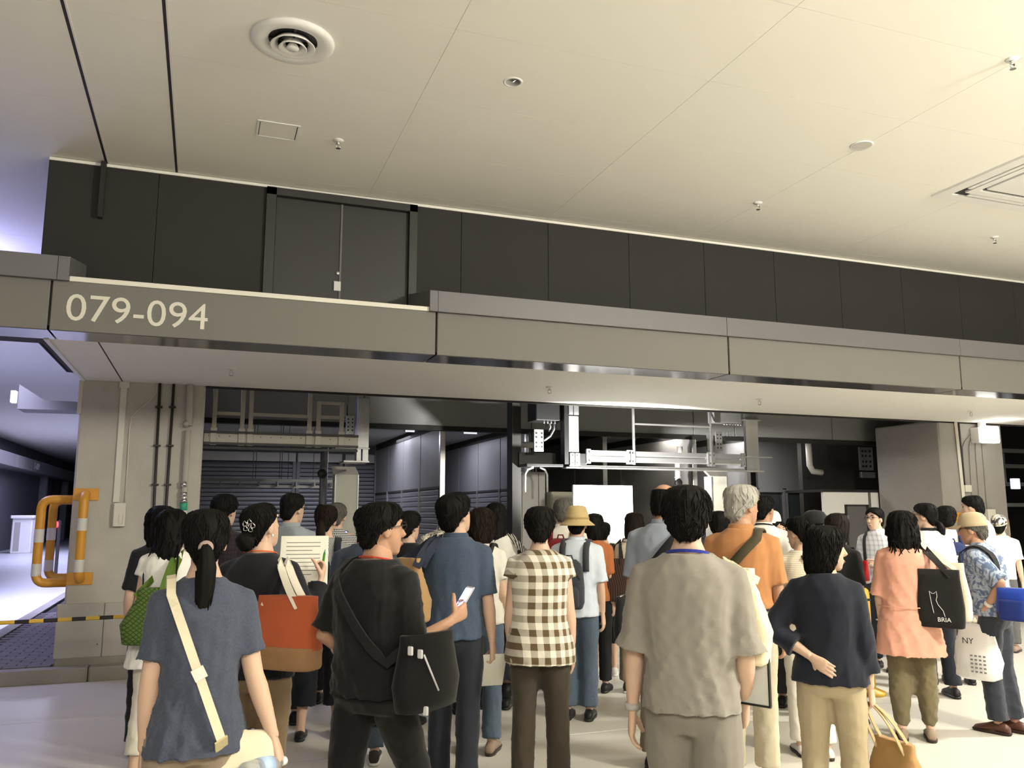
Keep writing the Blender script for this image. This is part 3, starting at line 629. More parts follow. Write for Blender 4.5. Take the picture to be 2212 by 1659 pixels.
# white board on a stand, beige cabinet
wb = thing('white_board', 'brilliant white presentation board standing in front of the crowd', 'board', (4.68, 9.5, 0))
obj_at('panel', MB().cbox(4.29, 5.09, 9.5, 9.53, .30, 1.92, .006), M_BOARD, wb)
obj_at('frame', MB().box(4.28, 5.10, 9.495, 9.535, 1.915, 1.93).box(4.28, 5.10, 9.495, 9.535, .28, .30).box(4.28, 4.292, 9.495, 9.535, .3, 1.92).box(5.088, 5.10, 9.495, 9.535, .3, 1.92), M_ALU, wb)
obj_at('lower_panel', MB().cbox(4.31, 5.07, 9.51, 9.53, .03, .26, .006), M_PANELL, wb)
for X in (4.33, 5.05): obj_at('foot', MB().cbox(X - .02, X + .02, 9.30, 9.76, 0, .03, .006).box(X - .015, X + .015, 9.535, 9.56, 0, 1.9), M_BLACK, wb)
cab = thing('cabinet', 'dull beige steel cabinet behind the white board', 'cabinet', (4.35, 10.2, 0))
a, b = pt(1190, 1062, 10.1), pt(1245, 1062, 10.1)
obj_at('body', MB().cbox(a.x, a.x + .6, 10.1, 10.5, .04, a.z, .01), mat('cabinet_beige', (.26, .25, .19), .55), cab)
obj_at('door', MB().cbox(a.x + .015, a.x + .585, 10.085, 10.1, .06, a.z - .03, .004), mat('cabinet_beige', (.26, .25, .19)), cab)
obj_at('handle', MB().cbox(a.x + .05, a.x + .07, 10.06, 10.085, 1.0, 1.15, .004), M_ALU, cab)
obj_at('plinth', MB().box(a.x + .02, a.x + .58, 10.12, 10.48, 0, .04), M_BLACK, cab)
# white hut with a grey door, dark glazed front left of it
ht = thing('site_hut', 'white panelled hut with a dark grey door beside the right pillar', 'hut', (9.6, 10.9, 0))
YH = 10.7
H0, H1 = pt(1778, 1062, YH), pt(1897, 1060, YH); D0, D1 = pt(1826, 1090, YH), pt(1873, 1090, YH); W0, W1 = pt(1797, 1109, YH), pt(1823, 1160, YH)
ztop = 1.91
obj_at('wall_panel', MB().box(H0.x, D0.x, YH, YH + .05, W0.z, ztop).box(D0.x, D1.x, YH, YH + .05, D0.z, ztop).box(H0.x, D0.x, YH, YH + .05, 0, W1.z - .05).box(H0.x, W0.x - .0, YH, YH + .05, W1.z - .05, W0.z).box(D1.x, H1.x, YH, YH + .05, 0, ztop), M_WHITE, ht)
obj_at('corner_post', MB().box(D1.x + .03, D1.x + .075, YH - .01, YH + .06, 0, ztop + .01), M_DOORG, ht)
obj_at('window_pane', MB().box(W0.x, D0.x, YH + .01, YH + .03, W1.z - .05, W0.z), M_GLASS, ht)
obj_at('window_bar', MB().box((W0.x + D0.x) / 2, (W0.x + D0.x) / 2 + .012, YH - .004, YH + .02, W1.z - .05, W0.z), M_PANEL, ht)
obj_at('door_frame', MB().box(D0.x - .02, D0.x + .02, YH - .015, YH + .05, 0, D0.z).box(D1.x - .02, D1.x + .02, YH - .015, YH + .05, 0, D0.z).box(D0.x, D1.x, YH - .015, YH + .05, D0.z - .025, D0.z), M_WALLD, ht)
dd = obj_at('door', MB().cbox(D0.x + .02, D1.x - .02, YH + .0, YH + .04, .02, D0.z - .025, .004), M_DOORG, ht)
k = pt(1862, 1197, YH); obj_at('door_knob', MB().lathe([(.012, -.0), (.012, -.04), (.028, -.05), (.028, -.075), (.001, -.08)], (k.x - .03, YH, k.z), 14, 'y'), M_CHROME, dd, True)
obj_at('hinge', MB().box(D0.x + .01, D0.x + .035, YH - .02, YH, 1.45, 1.55), M_GALV, dd)
obj_at('roof', MB().box(H0.x - .03, H1.x, YH - .02, 11.58, ztop, ztop + .04), M_BLACK, ht)
gf = thing('glazed_front', 'dark glazed stall front with a lit window left of the white hut', 'glazed front', (8.9, 12.5, 0))
for xa, xb in ((1640, 1690), (1700, 1775)):
    A, B = pt(xa, 1060, 12.6), pt(xb, 1060, 12.6)
    obj_at('pane', MB().box(A.x, B.x, 12.62, 12.64, .1, 1.95), M_GLASS, gf)
    obj_at('frame', MB().box(A.x - .04, A.x, 12.58, 12.66, 0, 2.0).box(B.x, B.x + .04, 12.58, 12.66, 0, 2.0).box(A.x, B.x, 12.58, 12.66, 1.95, 2.02), M_PANEL, gf)
A = pt(1722, 1090, 13.4); obj_at('interior_lamp', MB().cbox(A.x, A.x + .09, 13.4, 13.45, A.z - .28, A.z, .01), M_STRIPL, gf)
obj_at('wall_above', MB().box(pt(1636, 1000, 12.6).x, pt(1780, 1000, 12.6).x + 1.2, 12.6, 12.66, 2.02, 2.86), M_PANEL, gf)
cm = thing('security_camera', 'small black dome camera on the stall wall above the hut', 'security camera', tuple(pt(1767, 985, 12.4)))
obj('bracket', MB().cbox(-.05, .05, -.02, .205, .0, .12, .01), M_PVC, cm); obj('dome', MB().ellipsoid((0, 0, -.03), (.075, .075, .09)), M_BLACK, cm, True)
vb = thing('valve_rack', 'grey perforated bracket rack on the dark wall left of the right pillar', 'bracket', tuple(pt(1872, 1010, 11.6)))
obj('plate', MB().cbox(-.17, .13, -.03, .0, -.05, .35, .004), M_GALV, vb)
for u in (-.1, -.03, .06):
    for z in (.02, .1, .2, .28): obj('hole', MB().box(u - .018, u + .018, -.034, -.028, z - .018, z + .018), M_BLACK, vb)
obj('lower_bracket', MB().cbox(-.17, .13, -.06, .0, -.18, -.08, .006), M_GALV, vb)
struct(obj('wall_right_return', MB().box(9.45, 13, 11.6, 11.7, 0, 4.3), M_WALLD))

# ================================================================== ROAD ON THE LEFT
bm_ = thing('hanging_beam', 'grey boxed beam hanging under the ceiling above the blue-lit road', 'beam', (-2.6, 16, 3.3))
obj_at('casing', MB().prism([pt(42, 830, 16), pt(37, 883, 16), pt(240, 889, 16), pt(240, 872, 16), pt(96, 864, 16)], (0, .6, 0)), M_FASC, bm_)
obj_at('side_lamp', MB().cbox(-3.13, -3.05, 15.95, 16.1, 3.42, 3.62, .01), M_STRIPL, bm_)
obj_at('hanger', MB().box(-1.7, -1.66, 16.2, 16.24, 3.35, ZC), M_FASC, bm_)
wl = struct(obj('wall_left', MB().box(-8.3, -7.8, 20, 62, 0, ZC), M_FARW))
for y0 in range(20, 62, 6): obj('wall_panel', MB().cbox(-7.8, -7.77, y0 + .02, y0 + 5.98, 3.85, ZC, .005), M_FARW, wl)
cf = thing('far_canopy', 'far canopy edge along the dark wall on the left', 'canopy', (-7.4, 40, 3.6))
for y0 in range(22, 60, 4): obj_at('canopy_panel', MB().cbox(-7.8, -7.0, y0 + .02, y0 + 3.98, 3.35, 3.85, .02), M_LEDGE, cf)
tx2 = text_mesh('lettering', 'F-4079', .42, M_SIGNT, Vector((-6.99, 41.6, 3.45)) - cf.location, cf, .004, (PI/2, 0, PI/2))
tx2.rotation_euler = (PI/2, 0, PI/2)
struct(obj('wall_far', MB().box(-8.3, 0, 61, 61.5, 0, ZC), M_FARW))
for k, (Y, mm) in enumerate(((30, M_PANEL), (33.5, M_WALLD), (36, M_PANEL), (48, M_PANEL), (52, M_WALLD), (55, M_PANEL))):
    o = tag(obj('steel_column', MB().cbox(-7.8, -7.45, Y, Y + .35, 0, 3.35, .02), mm), ('first', 'second', 'third', 'fourth', 'fifth', 'sixth')[k] + ' grey steel column along the far left wall counting from the camera', 'column', 'far columns')
a, b = pt(27, 1120, 38), pt(64, 1195, 38)
fc = thing('street_cabinet', 'white street cabinet on the far side of the blue-lit road', 'cabinet', ((a.x + b.x) / 2, 38, 0))
obj_at('body', MB().cbox(a.x, b.x, 38, 38.8, 0, a.z, .03), M_WHITE, fc); obj_at('side_panel', MB().box(a.x + .1, (a.x + b.x) / 2 - .05, 37.98, 38, .1, a.z - .15), M_PANELL, fc)
obj_at('roof', MB().cbox(a.x - .06, b.x + .05, 37.9, 38.9, a.z, a.z + .12, .03), M_WHITE, fc)
rl = thing('warning_lamp', 'small glowing red warning lamp beside the yellow guard', 'lamp', tuple(pt(119, 1133, 24)))
obj('lens', MB().ellipsoid((0, 0, 0), (.09, .09, .09)), M_RED, rl, True); obj('post', MB().tube([(.1, 0, .1), (.1, 0, -rl.location.z)], .04, 8), M_PANEL, rl)
struct(obj('wall_block', MB().box(-1.95, -.3, 20, 26, 0, 1.6), M_CONC3))
# right side beyond the right pillar
struct(obj('wall_right', MB().box(14, 34, 16, 16.3, 0, ZC), M_WALLD))
t = thing('far_rack', 'dark steel rack in the gloom right of the right pillar', 'rack', (13.6, 12, 0))
for z in (2.75, 2.45, 2.1, 1.7): obj_at('shelf_beam', MB().box(12.2, 16, 12, 12.1, z, z + .07), M_PANEL, t)
for X in (12.6, 14.2, 15.9): obj_at('upright', MB().box(X, X + .1, 12, 12.1, 0, 3.4), M_WALLD, t)
A = pt(2193, 1045, 11.8); t = thing('far_lamp', 'small square white lamp in the gloom beyond the right pillar', 'lamp', tuple(A)); obj('glow_panel', MB().cbox(-.09, .09, -.04, .04, -.1, .1, .01), M_STRIPL, t); obj('arm', MB().box(-.02, .02, .04, .22, -.02, .02).box(-.02, .02, .19, .22, -.02, .6), M_PANEL, t)
# ================================================================== PEOPLE: materials
def cloth(name, col, kind=None, c2=None, per=.05, rough=.85, var=.10, bump=.15, bscale=260):
    if name in MATS: return MATS[name]
    if max(col) < .62: col = tuple(c * .86 for c in col)
    m, nt, b = nodemat(name); N, L = nt.nodes, nt.links
    tc = N.new('ShaderNodeTexCoord'); src = tc.outputs['Object']
    def math_(op, a, bb=None):
        n = N.new('ShaderNodeMath'); n.operation = op
        for i, v in enumerate((a, bb)):
            if v is None: continue
            if isinstance(v, (int, float)): n.inputs[i].default_value = v
            else: L.new(v, n.inputs[i])
        return n.outputs[0]
    def mixc(f, a, bb):
        n = N.new('ShaderNodeMix'); n.data_type = 'RGBA'
        if isinstance(f, (int, float)): n.inputs['Factor'].default_value = f
        else: L.new(f, n.inputs['Factor'])
        for k, v in (('A', a), ('B', bb)):
            if isinstance(v, tuple): n.inputs[k].default_value = tuple(v) + (1,)
            else: L.new(v, n.inputs[k])
        return n.outputs['Result']
    no = N.new('ShaderNodeTexNoise'); no.inputs['Scale'].default_value = 9 if kind != 'heather' else 120; no.inputs['Detail'].default_value = 6
    L.new(src, no.inputs[0])
    v_ = var if kind != 'heather' else .38
    base = mixc(no.outputs['Fac'], tuple(c * (1 - v_) for c in col), tuple(min(1, c * (1 + v_)) for c in col))
    sp = N.new('ShaderNodeSeparateXYZ'); L.new(src, sp.inputs[0])
    def band(ax, p, duty): return math_('LESS_THAN', math_('FRACT', math_('DIVIDE', math_('ADD', ax, 50.0), p)), duty)
    if kind == 'gingham':
        hx = math_('ADD', sp.outputs['X'], sp.outputs['Y'])
        f = math_('MULTIPLY', math_('ADD', band(hx, per, .5), band(sp.outputs['Z'], per, .5)), .5); base = mixc(f, base, tuple(c2))
    elif kind == 'stripe': base = mixc(band(math_('ADD', sp.outputs['X'], sp.outputs['Y']), per, .5), base, tuple(c2))
    elif kind == 'hstripe': base = mixc(band(sp.outputs['Z'], per, .35), base, tuple(c2))
    elif kind == 'check':
        f = math_('ADD', math_('MULTIPLY', band(math_('ADD', sp.outputs['X'], sp.outputs['Y']), per, .35), .6), math_('MULTIPLY', band(sp.outputs['Z'], per, .35), .4)); base = mixc(f, base, tuple(c2))
    elif kind in ('floral', 'weave'):
        if kind == 'weave':
            hx = math_('ADD', sp.outputs['X'], sp.outputs['Y'])
            f = math_('MAXIMUM', band(math_('ADD', hx, sp.outputs['Z']), per, .26), band(math_('SUBTRACT', hx, sp.outputs['Z']), per, .26)); base = mixc(f, base, tuple(c2))
        vo = N.new('ShaderNodeTexVoronoi'); vo.inputs['Scale'].default_value = 1 / per; L.new(src, vo.inputs[0])
        rm = N.new('ShaderNodeMapRange'); L.new(vo.outputs['Distance'], rm.inputs[0])
        if kind == 'floral':
            n3 = N.new('ShaderNodeTexNoise'); n3.inputs['Scale'].default_value = .7 / per; n3.inputs['Detail'].default_value = 3; n3.inputs['Distortion'].default_value = 2.5; L.new(src, n3.inputs[0])
            L.new(n3.outputs['Fac'], rm.inputs[0]); rm.inputs[1].default_value = .46; rm.inputs[2].default_value = .56
        if kind == 'floral': base = mixc(rm.outputs[0], base, tuple(c2))
    L.new(base, b.inputs['Base Color']); b.inputs['Roughness'].default_value = rough; b.inputs['Specular IOR Level'].default_value = .25
    try: b.inputs['Sheen Weight'].default_value = .12
    except Exception: pass
    n2 = N.new('ShaderNodeTexNoise'); n2.inputs['Scale'].default_value = bscale; L.new(src, n2.inputs[0])
    bp = N.new('ShaderNodeBump'); bp.inputs['Strength'].default_value = bump; bp.inputs['Distance'].default_value = .004
    L.new(n2.outputs['Fac'], bp.inputs['Height']); L.new(bp.outputs['Normal'], b.inputs['Normal'])
    MATS[name] = m; return m
def hairmat(name, col, c2=None, rough=.62):
    if name in MATS: return MATS[name]
    m, nt, b = nodemat(name); N, L = nt.nodes, nt.links
    tc = N.new('ShaderNodeTexCoord'); mp = N.new('ShaderNodeMapping'); mp.inputs['Scale'].default_value = (95, 95, 9)
    L.new(tc.outputs['Object'], mp.inputs[0]); n = N.new('ShaderNodeTexNoise'); n.inputs['Scale'].default_value = 1.6; n.inputs['Detail'].default_value = 5; L.new(mp.outputs[0], n.inputs[0])
    mx = N.new('ShaderNodeMix'); mx.data_type = 'RGBA'; mx.inputs['A'].default_value = tuple(c * .6 for c in col) + (1,)
    mx.inputs['B'].default_value = tuple(c2 if c2 else tuple(c * 1.9 for c in col)) + (1,)
    L.new(n.outputs['Fac'], mx.inputs['Factor']); L.new(mx.outputs['Result'], b.inputs['Base Color']); b.inputs['Roughness'].default_value = rough
    b.inputs['Specular IOR Level'].default_value = .09
    bp = N.new('ShaderNodeBump'); bp.inputs['Strength'].default_value = .5; bp.inputs['Distance'].default_value = .004
    L.new(n.outputs['Fac'], bp.inputs['Height']); L.new(bp.outputs['Normal'], b.inputs['Normal']); MATS[name] = m; return m
SKIN = mat('skin', (.62, .415, .30), .55, var=.10, scale=14, spec=.35, bump=.06, bscale=140)
SKIN2 = mat('skin_tan', (.46, .26, .165), .55, var=.10, scale=14, spec=.35, bump=.06, bscale=140)
H_BLACK = hairmat('hair_black', (.0055, .005, .0046)); H_BROWN = hairmat('hair_dark_brown', (.011, .0075, .006)); H_GREY = hairmat('hair_grey', (.30, .29, .25), (.52, .50, .45), .6); H_SALT = hairmat('hair_salt', (.07, .065, .058), (.16, .15, .13))
M_EYE = mat('eye_dark', (.01, .008, .007), .15); M_LIP = mat('lip', (.42, .17, .13), .5); M_GLSF = mat('glasses_frame', (.02, .018, .018), .3)
def C(r, g, b): return lin((r, g, b))

# ================================================================== PEOPLE: geometry
JOBS = []
def ell(z, a, b, yc=0, xc=0, n=20, p=2.3):
    R = []
    for k in range(n):
        t = 2 * PI * k / n; c, s = math.cos(t), math.sin(t)
        R.append((xc + a * math.copysign(abs(c) ** (2 / p), c), yc + b * math.copysign(abs(s) ** (2 / p), s), z))
    return R
def prof_at(P, z):
    P = sorted(P)
    if z <= P[0][0]: return P[0][1:]
    for i in range(len(P) - 1):
        if P[i][0] <= z <= P[i+1][0]:
            k = (z - P[i][0]) / (P[i+1][0] - P[i][0]); return tuple(P[i][j] * (1 - k) + P[i+1][j] * k for j in (1, 2, 3))
    return P[-1][1:]
def along(pts, t):
    k = min(int(t), len(pts) - 2); return Vector(pts[k]).lerp(Vector(pts[k+1]), t - k)
def limb(mb, pts, prof, n=14):
    """pts polyline, prof list of (t, radius) with t along the joints"""
    mb.tube([along(pts, t) for t, r in prof], [r for t, r in prof], n)
def grid_np(me):
    n = len(me.vertices); v = np.empty(n * 3); me.vertices.foreach_get('co', v); v = v.reshape(-1, 3)
    nn = np.empty(n * 3); me.vertex_normals.foreach_get('vector', nn); return v, nn.reshape(-1, 3)
def faces_np(me):
    tot = np.empty(len(me.polygons), int); me.polygons.foreach_get('loop_total', tot)
    idx = np.empty(len(me.loops), int); me.loops.foreach_get('vertex_index', idx)
    if (tot == 4).all(): return idx.reshape(-1, 4)
    out = []; k = 0
    for t in tot: out.append(idx[k:k+t]); k += t
    return np.array([list(f) + [f[-1]] * (4 - len(f)) for f in out if len(f) <= 4])
def np_mesh(name, parts, mt):
    V = np.concatenate([p[0] for p in parts]); off = 0; FF = []
    for v, f in parts: FF.append(f + off); off += len(v)
    F = np.concatenate(FF); me = bpy.data.meshes.new(name); me.vertices.add(len(V)); me.vertices.foreach_set('co', V.ravel())
    me.loops.add(F.size); me.loops.foreach_set('vertex_index', F.ravel().astype(np.int32)); me.polygons.add(len(F))
    me.polygons.foreach_set('loop_start', np.arange(0, F.size, 4, dtype=np.int32)); me.polygons.foreach_set('loop_total', np.full(len(F), 4, np.int32))
    me.polygons.foreach_set('use_smooth', np.ones(len(F), bool)); me.materials.append(mt); me.update(calc_edges=True); return me
def remesh_obj(o, vox, iters):
    r = o.modifiers.new('r', 'REMESH'); r.mode = 'VOXEL'; r.voxel_size = vox; r.use_smooth_shade = True
    if iters:
        s = o.modifiers.new('s', 'SMOOTH'); s.factor = .5; s.iterations = iters
def template(name, mb, vox, iters):
    o = obj(name, mb, None); remesh_obj(o, vox, iters)
    dg = bpy.context.evaluated_depsgraph_get(); me = bpy.data.meshes.new_from_object(o.evaluated_get(dg))
    v, n = grid_np(me); f = faces_np(me); bpy.data.objects.remove(o); return v.copy(), f.copy()
def make_head(fem):
    m = MB(); w = .94 if fem else 1
    m.ellipsoid((0, -.012, .026), (.075 * w, .094, .091), 24, 16)
    R = []
    for z, a, b, yc in ((.05, .066, .06, .02), (.02, .066, .062, .026), (-.02, .064, .060, .028), (-.05, .058, .056, .03), (-.08, .047, .048, .036), (-.105, .032, .034, .046), (-.118, .016, .018, .05)):
        R.append(ell(z, a * w, b, yc, 0, 20, 2.2))
    m.rings(R)
    m.tube([(0, .082, .030), (0, .094, .0), (0, .108, -.028), (0, .096, -.036)], [.009, .010, .014, .008], 10)
    m.ellipsoid((0, .088, -.062), (.022, .009, .006), 10, 6); m.ellipsoid((0, .086, -.072), (.018, .009, .006), 10, 6)
    for s in (-1, 1):
        m.ellipsoid((s * .033, .072, .040), (.024, .012, .008), 10, 6)
        m.ellipsoid((s * .074 * w, -.005, -.005), (.009, .022, .034), 10, 8, Matrix.Rotation(-.25, 3, 'X'))
    m.tube([(0, -.005, -.02), (0, -.018, -.13), (0, -.02, -.17)], [.055 * w, .050 * w, .056 * w], 16)
    v, f = template('head_tmp', m, .0065, 2)
    # eye sockets
    for s in (-1, 1):
        d = np.sqrt((v[:, 0] - s * .031) ** 2 + ((v[:, 2] - .018) * 1.3) ** 2); k = np.clip(1 - d / .02, 0, 1) * (v[:, 1] > .03); v[:, 1] -= k * .008
    return v, f
def make_hand(curl, thumb):
    m = MB()
    m.rings([ell(0, .017, .026, 0, 0, 14), ell(-.02, .017, .030), ell(-.05, .0165, .040, .002), ell(-.085, .015, .042, .002), ell(-.095, .011, .038, .002)][:1] and [ell(z, a, b, yc, 0, 14) for z, a, b, yc in ((.03, .018, .024, 0), (0, .017, .026, 0), (-.025, .017, .031, .002), (-.055, .0165, .040, .003), (-.085, .015, .042, .003), (-.096, .010, .038, .003))])
    for y, L_, r, dc in ((.033, .072, .0092, 0), (.012, .082, .0096, 3), (-.009, .077, .0092, 6), (-.029, .060, .0082, 9)):
        p = Vector((0, y, -.086)); a = math.radians(curl * .5 + dc); pts = [p - Vector((0, 0, -.012)), p]; rr = [r * 1.1, r * 1.1]
        for k, fr in enumerate((.42, .32, .26)):
            p = p + Vector((-math.sin(a), y * .10 * (1 - curl / 90), -math.cos(a))) * L_ * fr; pts.append(p); rr.append(r * (1 - .1 * (k + 1))); a += math.radians(curl + dc)
        m.tube(pts, rr, 8)
    t0 = Vector((-.004, .024, -.028)); t1 = t0 + Vector((-.012 - thumb * .015, .030, -.024)); t2 = t1 + Vector((-.008 - thumb * .020, .012 - .006 * thumb, -.030)); t3 = t2 + Vector((-.010 - thumb * .012, -.002, -.020))
    m.tube([t0, t1, t2, t3], [.014, .0125, .0105, .0085], 8)
    return template('hand_tmp', m, .0052, 1)
HEADS = {False: make_head(False), True: make_head(True)}
HANDS = {'relax': make_hand(20, .2), 'grip': make_hand(62, 1), 'flat': make_hand(6, 0), 'hold': make_hand(40, .6)}
def folds(v, n, amp, seed, drape=.5, z0=.7, z1=1.45):
    r = np.random.default_rng(seed); d = np.zeros(len(v)); P = v.copy()
    P = P + .035 * np.sin(P[:, [2, 0, 1]] * 9 + r.uniform(0, 6, 3))
    for k in range(7):
        wl = r.uniform(.05, .17); a = r.uniform(-1, 1, 3)
        if r.random() < drape: a[2] *= .22
        else: a[2] *= 1.6; a[0] += .5 * np.sign(a[0])
        a /= np.linalg.norm(a); s = np.sin((P @ a) * 2 * PI / wl + r.uniform(0, 6)); d += (1 - 2 * np.sqrt(np.abs(s))) * wl * 5
    m = np.clip(1.15 - .75 * (v[:, 2] - z0) / (z1 - z0), .35, 1.2)
    return v + n * (d / 7 * amp * m)[:, None]
def M3(yaw, pitch, roll=0): return (Matrix.Rotation(math.radians(-yaw), 3, 'Z') @ Matrix.Rotation(math.radians(pitch), 3, 'X') @ Matrix.Rotation(math.radians(roll), 3, 'Y'))

HSTY = {
 'short': [(.130,.015,.02,-.005,0),(.125,.042,.058,-.006,0),(.110,.066,.085,-.008,0),(.082,.083,.101,-.01,0),(.05,.088,.106,-.01,44),(.03,.086,.106,-.011,58),(.012,.082,.104,-.012,70),(-.002,.079,.102,-.014,76),(-.012,.078,.100,-.016,102),(-.035,.073,.094,-.02,110),(-.055,.065,.084,-.026,118),(-.07,.055,.069,-.031,123),(-.08,.045,.055,-.034,126)],
 'full': [(.138,.015,.02,-.008,0),(.132,.05,.065,-.008,0),(.114,.076,.094,-.01,0),(.082,.092,.111,-.012,0),(.05,.096,.114,-.01,44),(.03,.094,.114,-.011,58),(.012,.090,.112,-.012,70),(-.002,.087,.110,-.014,76),(-.012,.086,.108,-.016,102),(-.035,.081,.102,-.02,110),(-.055,.073,.092,-.026,118),(-.07,.055,.069,-.031,123),(-.08,.045,.055,-.034,126)],
 'bob': [(.136,.015,.02,-.006,0),(.130,.048,.062,-.006,0),(.112,.074,.092,-.008,0),(.080,.091,.108,-.01,0),(.040,.097,.113,-.012,42),(.0,.099,.114,-.014,56),(-.04,.100,.113,-.016,62),(-.08,.098,.108,-.02,68),(-.115,.090,.098,-.026,76),(-.14,.076,.078,-.034,85)],
 'long': [(.134,.015,.02,-.006,0),(.128,.046,.060,-.006,0),(.110,.072,.090,-.008,0),(.080,.089,.106,-.01,0),(.040,.095,.111,-.012,42),(.0,.096,.113,-.014,58),(-.05,.098,.112,-.02,72),(-.10,.100,.105,-.035,90),(-.15,.102,.095,-.055,100),(-.20,.098,.080,-.07,105),(-.25,.088,.066,-.08,105),(-.30,.070,.05,-.085,105),(-.34,.04,.03,-.088,105)],
 'wavy': [(.140,.015,.02,-.006,0),(.134,.052,.066,-.006,0),(.115,.082,.10,-.01,0),(.080,.102,.118,-.014,0),(.040,.110,.124,-.018,42),(.0,.114,.126,-.022,60),(-.05,.118,.126,-.03,74),(-.10,.118,.118,-.04,86),(-.15,.112,.104,-.05,95),(-.19,.096,.084,-.06,100),(-.225,.07,.058,-.066,105),(-.25,.035,.03,-.07,105)],
 'up': [(.126,.015,.02,-.004,0),(.121,.042,.056,-.005,0),(.106,.066,.084,-.007,0),(.078,.082,.100,-.009,0),(.042,.085,.105,-.01,42),(.008,.082,.102,-.012,84),(-.022,.075,.095,-.016,106),(-.048,.064,.084,-.022,118),(-.068,.052,.068,-.03,124),(-.082,.04,.05,-.036,128)],
 'bald': [(.085,.03,.03,-.05,60),(.078,.074,.092,-.014,62),(.06,.080,.099,-.012,70),(.03,.083,.102,-.012,76),(.0,.082,.100,-.014,84),(-.03,.078,.095,-.018,98),(-.06,.069,.085,-.024,112),(-.08,.055,.066,-.032,122)],
}
def hair_mb(style, seed, messy=1.0, th=1.0, tuft=150):
    r = random.Random(seed); ph = [r.uniform(0, 6) for _ in range(6)]; m = MB(); R = []; n = 64; P = HSTY[style]
    # densify in z
    Q = []
    for i in range(len(P) - 1):
        for k in range(3): s = k / 3; Q.append(tuple(P[i][j] * (1 - s) + P[i+1][j] * s for j in range(5)))
    Q.append(P[-1]); wavy = 2.6 if style == 'wavy' else 1
    for z, a, b, yc, op in Q:
        ring = []
        for k in range(n):
            t = 2 * PI * k / n                       # t = 0 at the face
            dg = abs((math.degrees(t) + 180) % 360 - 180)
            f = 1.0
            if op > 0: q = min(max((dg - op + 7) / 14, 0), 1); f = .62 + .38 * q * q * (3 - 2 * q)
            st = 1 + messy * wavy * (.010 * math.sin(13 * t + ph[0] + 14 * z) + .008 * math.sin(29 * t + ph[1] - 20 * z) + .006 * math.sin(7 * t + 45 * z * wavy + ph[2]) + .005 * math.sin(47 * t + ph[3] + 9 * z))
            ring.append((math.sin(t) * a * f * st * th, yc + math.cos(t) * b * f * st * th, z))
        R.append(ring)
    m.rings(R); nr = len(R)
    for _ in range(tuft):                             # loose locks that break the outline
        i = r.randrange(4, nr - 1); k = r.randrange(n); t = 2 * PI * k / n; dg = abs((math.degrees(t) + 180) % 360 - 180)
        if Q[i][4] > 0 and dg < Q[i][4] + 6: continue
        A = Vector(R[i][k]); ln = r.uniform(.035, .07); pts = [A * .985]; dk = r.choice((-1, 0, 0, 1))
        for q in (1, 2, 3):
            j = i + q * 2
            if j < nr: B = Vector(R[j][(k + dk * q) % n])
            else: B = Vector(R[-1][k]) + Vector((0, 0, -.0025 * (j - nr + 1) * (2.2 if style in ('long', 'wavy', 'bob') else 1)))
            o_ = Vector((B.x, B.y + .01, 0)); o_ = o_.normalized() if o_.length > 1e-6 else Vector((0, -1, 0))
            pts.append(B + o_ * r.uniform(.0005, .0035) * q * messy * .6)
        w_ = r.uniform(.0022, .0048) * (1.25 if style in ('long', 'wavy', 'bob') else 1); m.tube(pts, [w_, w_ * .9, w_ * .6, w_ * .12], 4)
    return m
def tail_mb(pts, rr, seed, n=26, lobes=9, amp=.10):
    r = random.Random(seed); ph = [r.uniform(0, 6) for _ in range(4)]; pts = [Vector(p) for p in pts]; P = []; Rr = []
    for i in range(len(pts) - 1):
        for k in range(4): P.append(pts[i].lerp(pts[i+1], k / 4)); Rr.append(rr[i] * (1 - k / 4) + rr[i+1] * k / 4)
    P.append(pts[-1]); Rr.append(rr[-1]); m = MB().tube(P, Rr, n); V = []
    for j, p in enumerate(m.v):
        i, k = divmod(j, n); t = 2 * PI * k / n; s = 1 + amp * (math.sin(lobes * t + ph[0] + i * .12) + .6 * math.sin((lobes * 2 + 1) * t + ph[1] - i * .1)) * .5
        c = P[i]; V.append(tuple(c + (Vector(p) - c) * s))
    m.v = V; return m
def strands(m, roots, ends, seed, r0=.0016, sag=.02):
    r = random.Random(seed)
    for a, b in zip(roots, ends):
        a, b = Vector(a), Vector(b); j = Vector((r.uniform(-sag, sag), r.uniform(-sag, sag), 0)); pts = [a.lerp(b, k / 5) + j * math.sin(PI * k / 5) for k in range(6)]
        m.tube(pts, [r0, r0, r0, r0 * .9, r0 * .7, r0 * .3], 4)
    return m

ARM = {  # for the right side, x mirrored for the left: upper arm direction, forearm direction, palm normal, hand
 'down': ((.15, -.06, -.98), (.05, .10, -.99), (-1, .1, 0), 'relax'), 'out': ((.24, -.04, -.97), (.24, .10, -.96), (-.9, .3, 0), 'hold'),
 'bent': ((.16, -.02, -.98), (-.10, .97, .10), (-1, 0, 0), 'grip'), 'low': ((.15, .0, -.98), (-.15, .75, -.62), (-1, .1, 0), 'grip'),
 'read': ((.18, .18, -.96), (-.35, .78, .50), (-.8, -.2, .3), 'grip'), 'photo': ((.30, .55, -.78), (-.40, .55, .72), (-.8, -.3, .2), 'grip'),
 'cross': ((.14, .20, -.96), (-.85, .50, .12), (0, -1, .2), 'relax'), 'strap': ((.20, -.05, -.97), (-.25, .70, .66), (-.6, -.7, 0), 'grip'),
 'backhip': ((.62, -.50, -.61), (-.55, -.50, -.62), (-.15, 1, 0), 'flat'), 'carry': ((.17, -.02, -.98), (.06, .16, -.98), (-1, .1, 0), 'grip'),
 'walk_b': ((.16, -.45, -.88), (.0, -.10, -.99), (-1, 0, 0), 'relax'), 'walk_f': ((.14, .25, -.95), (-.1, .75, -.62), (-1, 0, 0), 'relax'),
}
class Person: pass
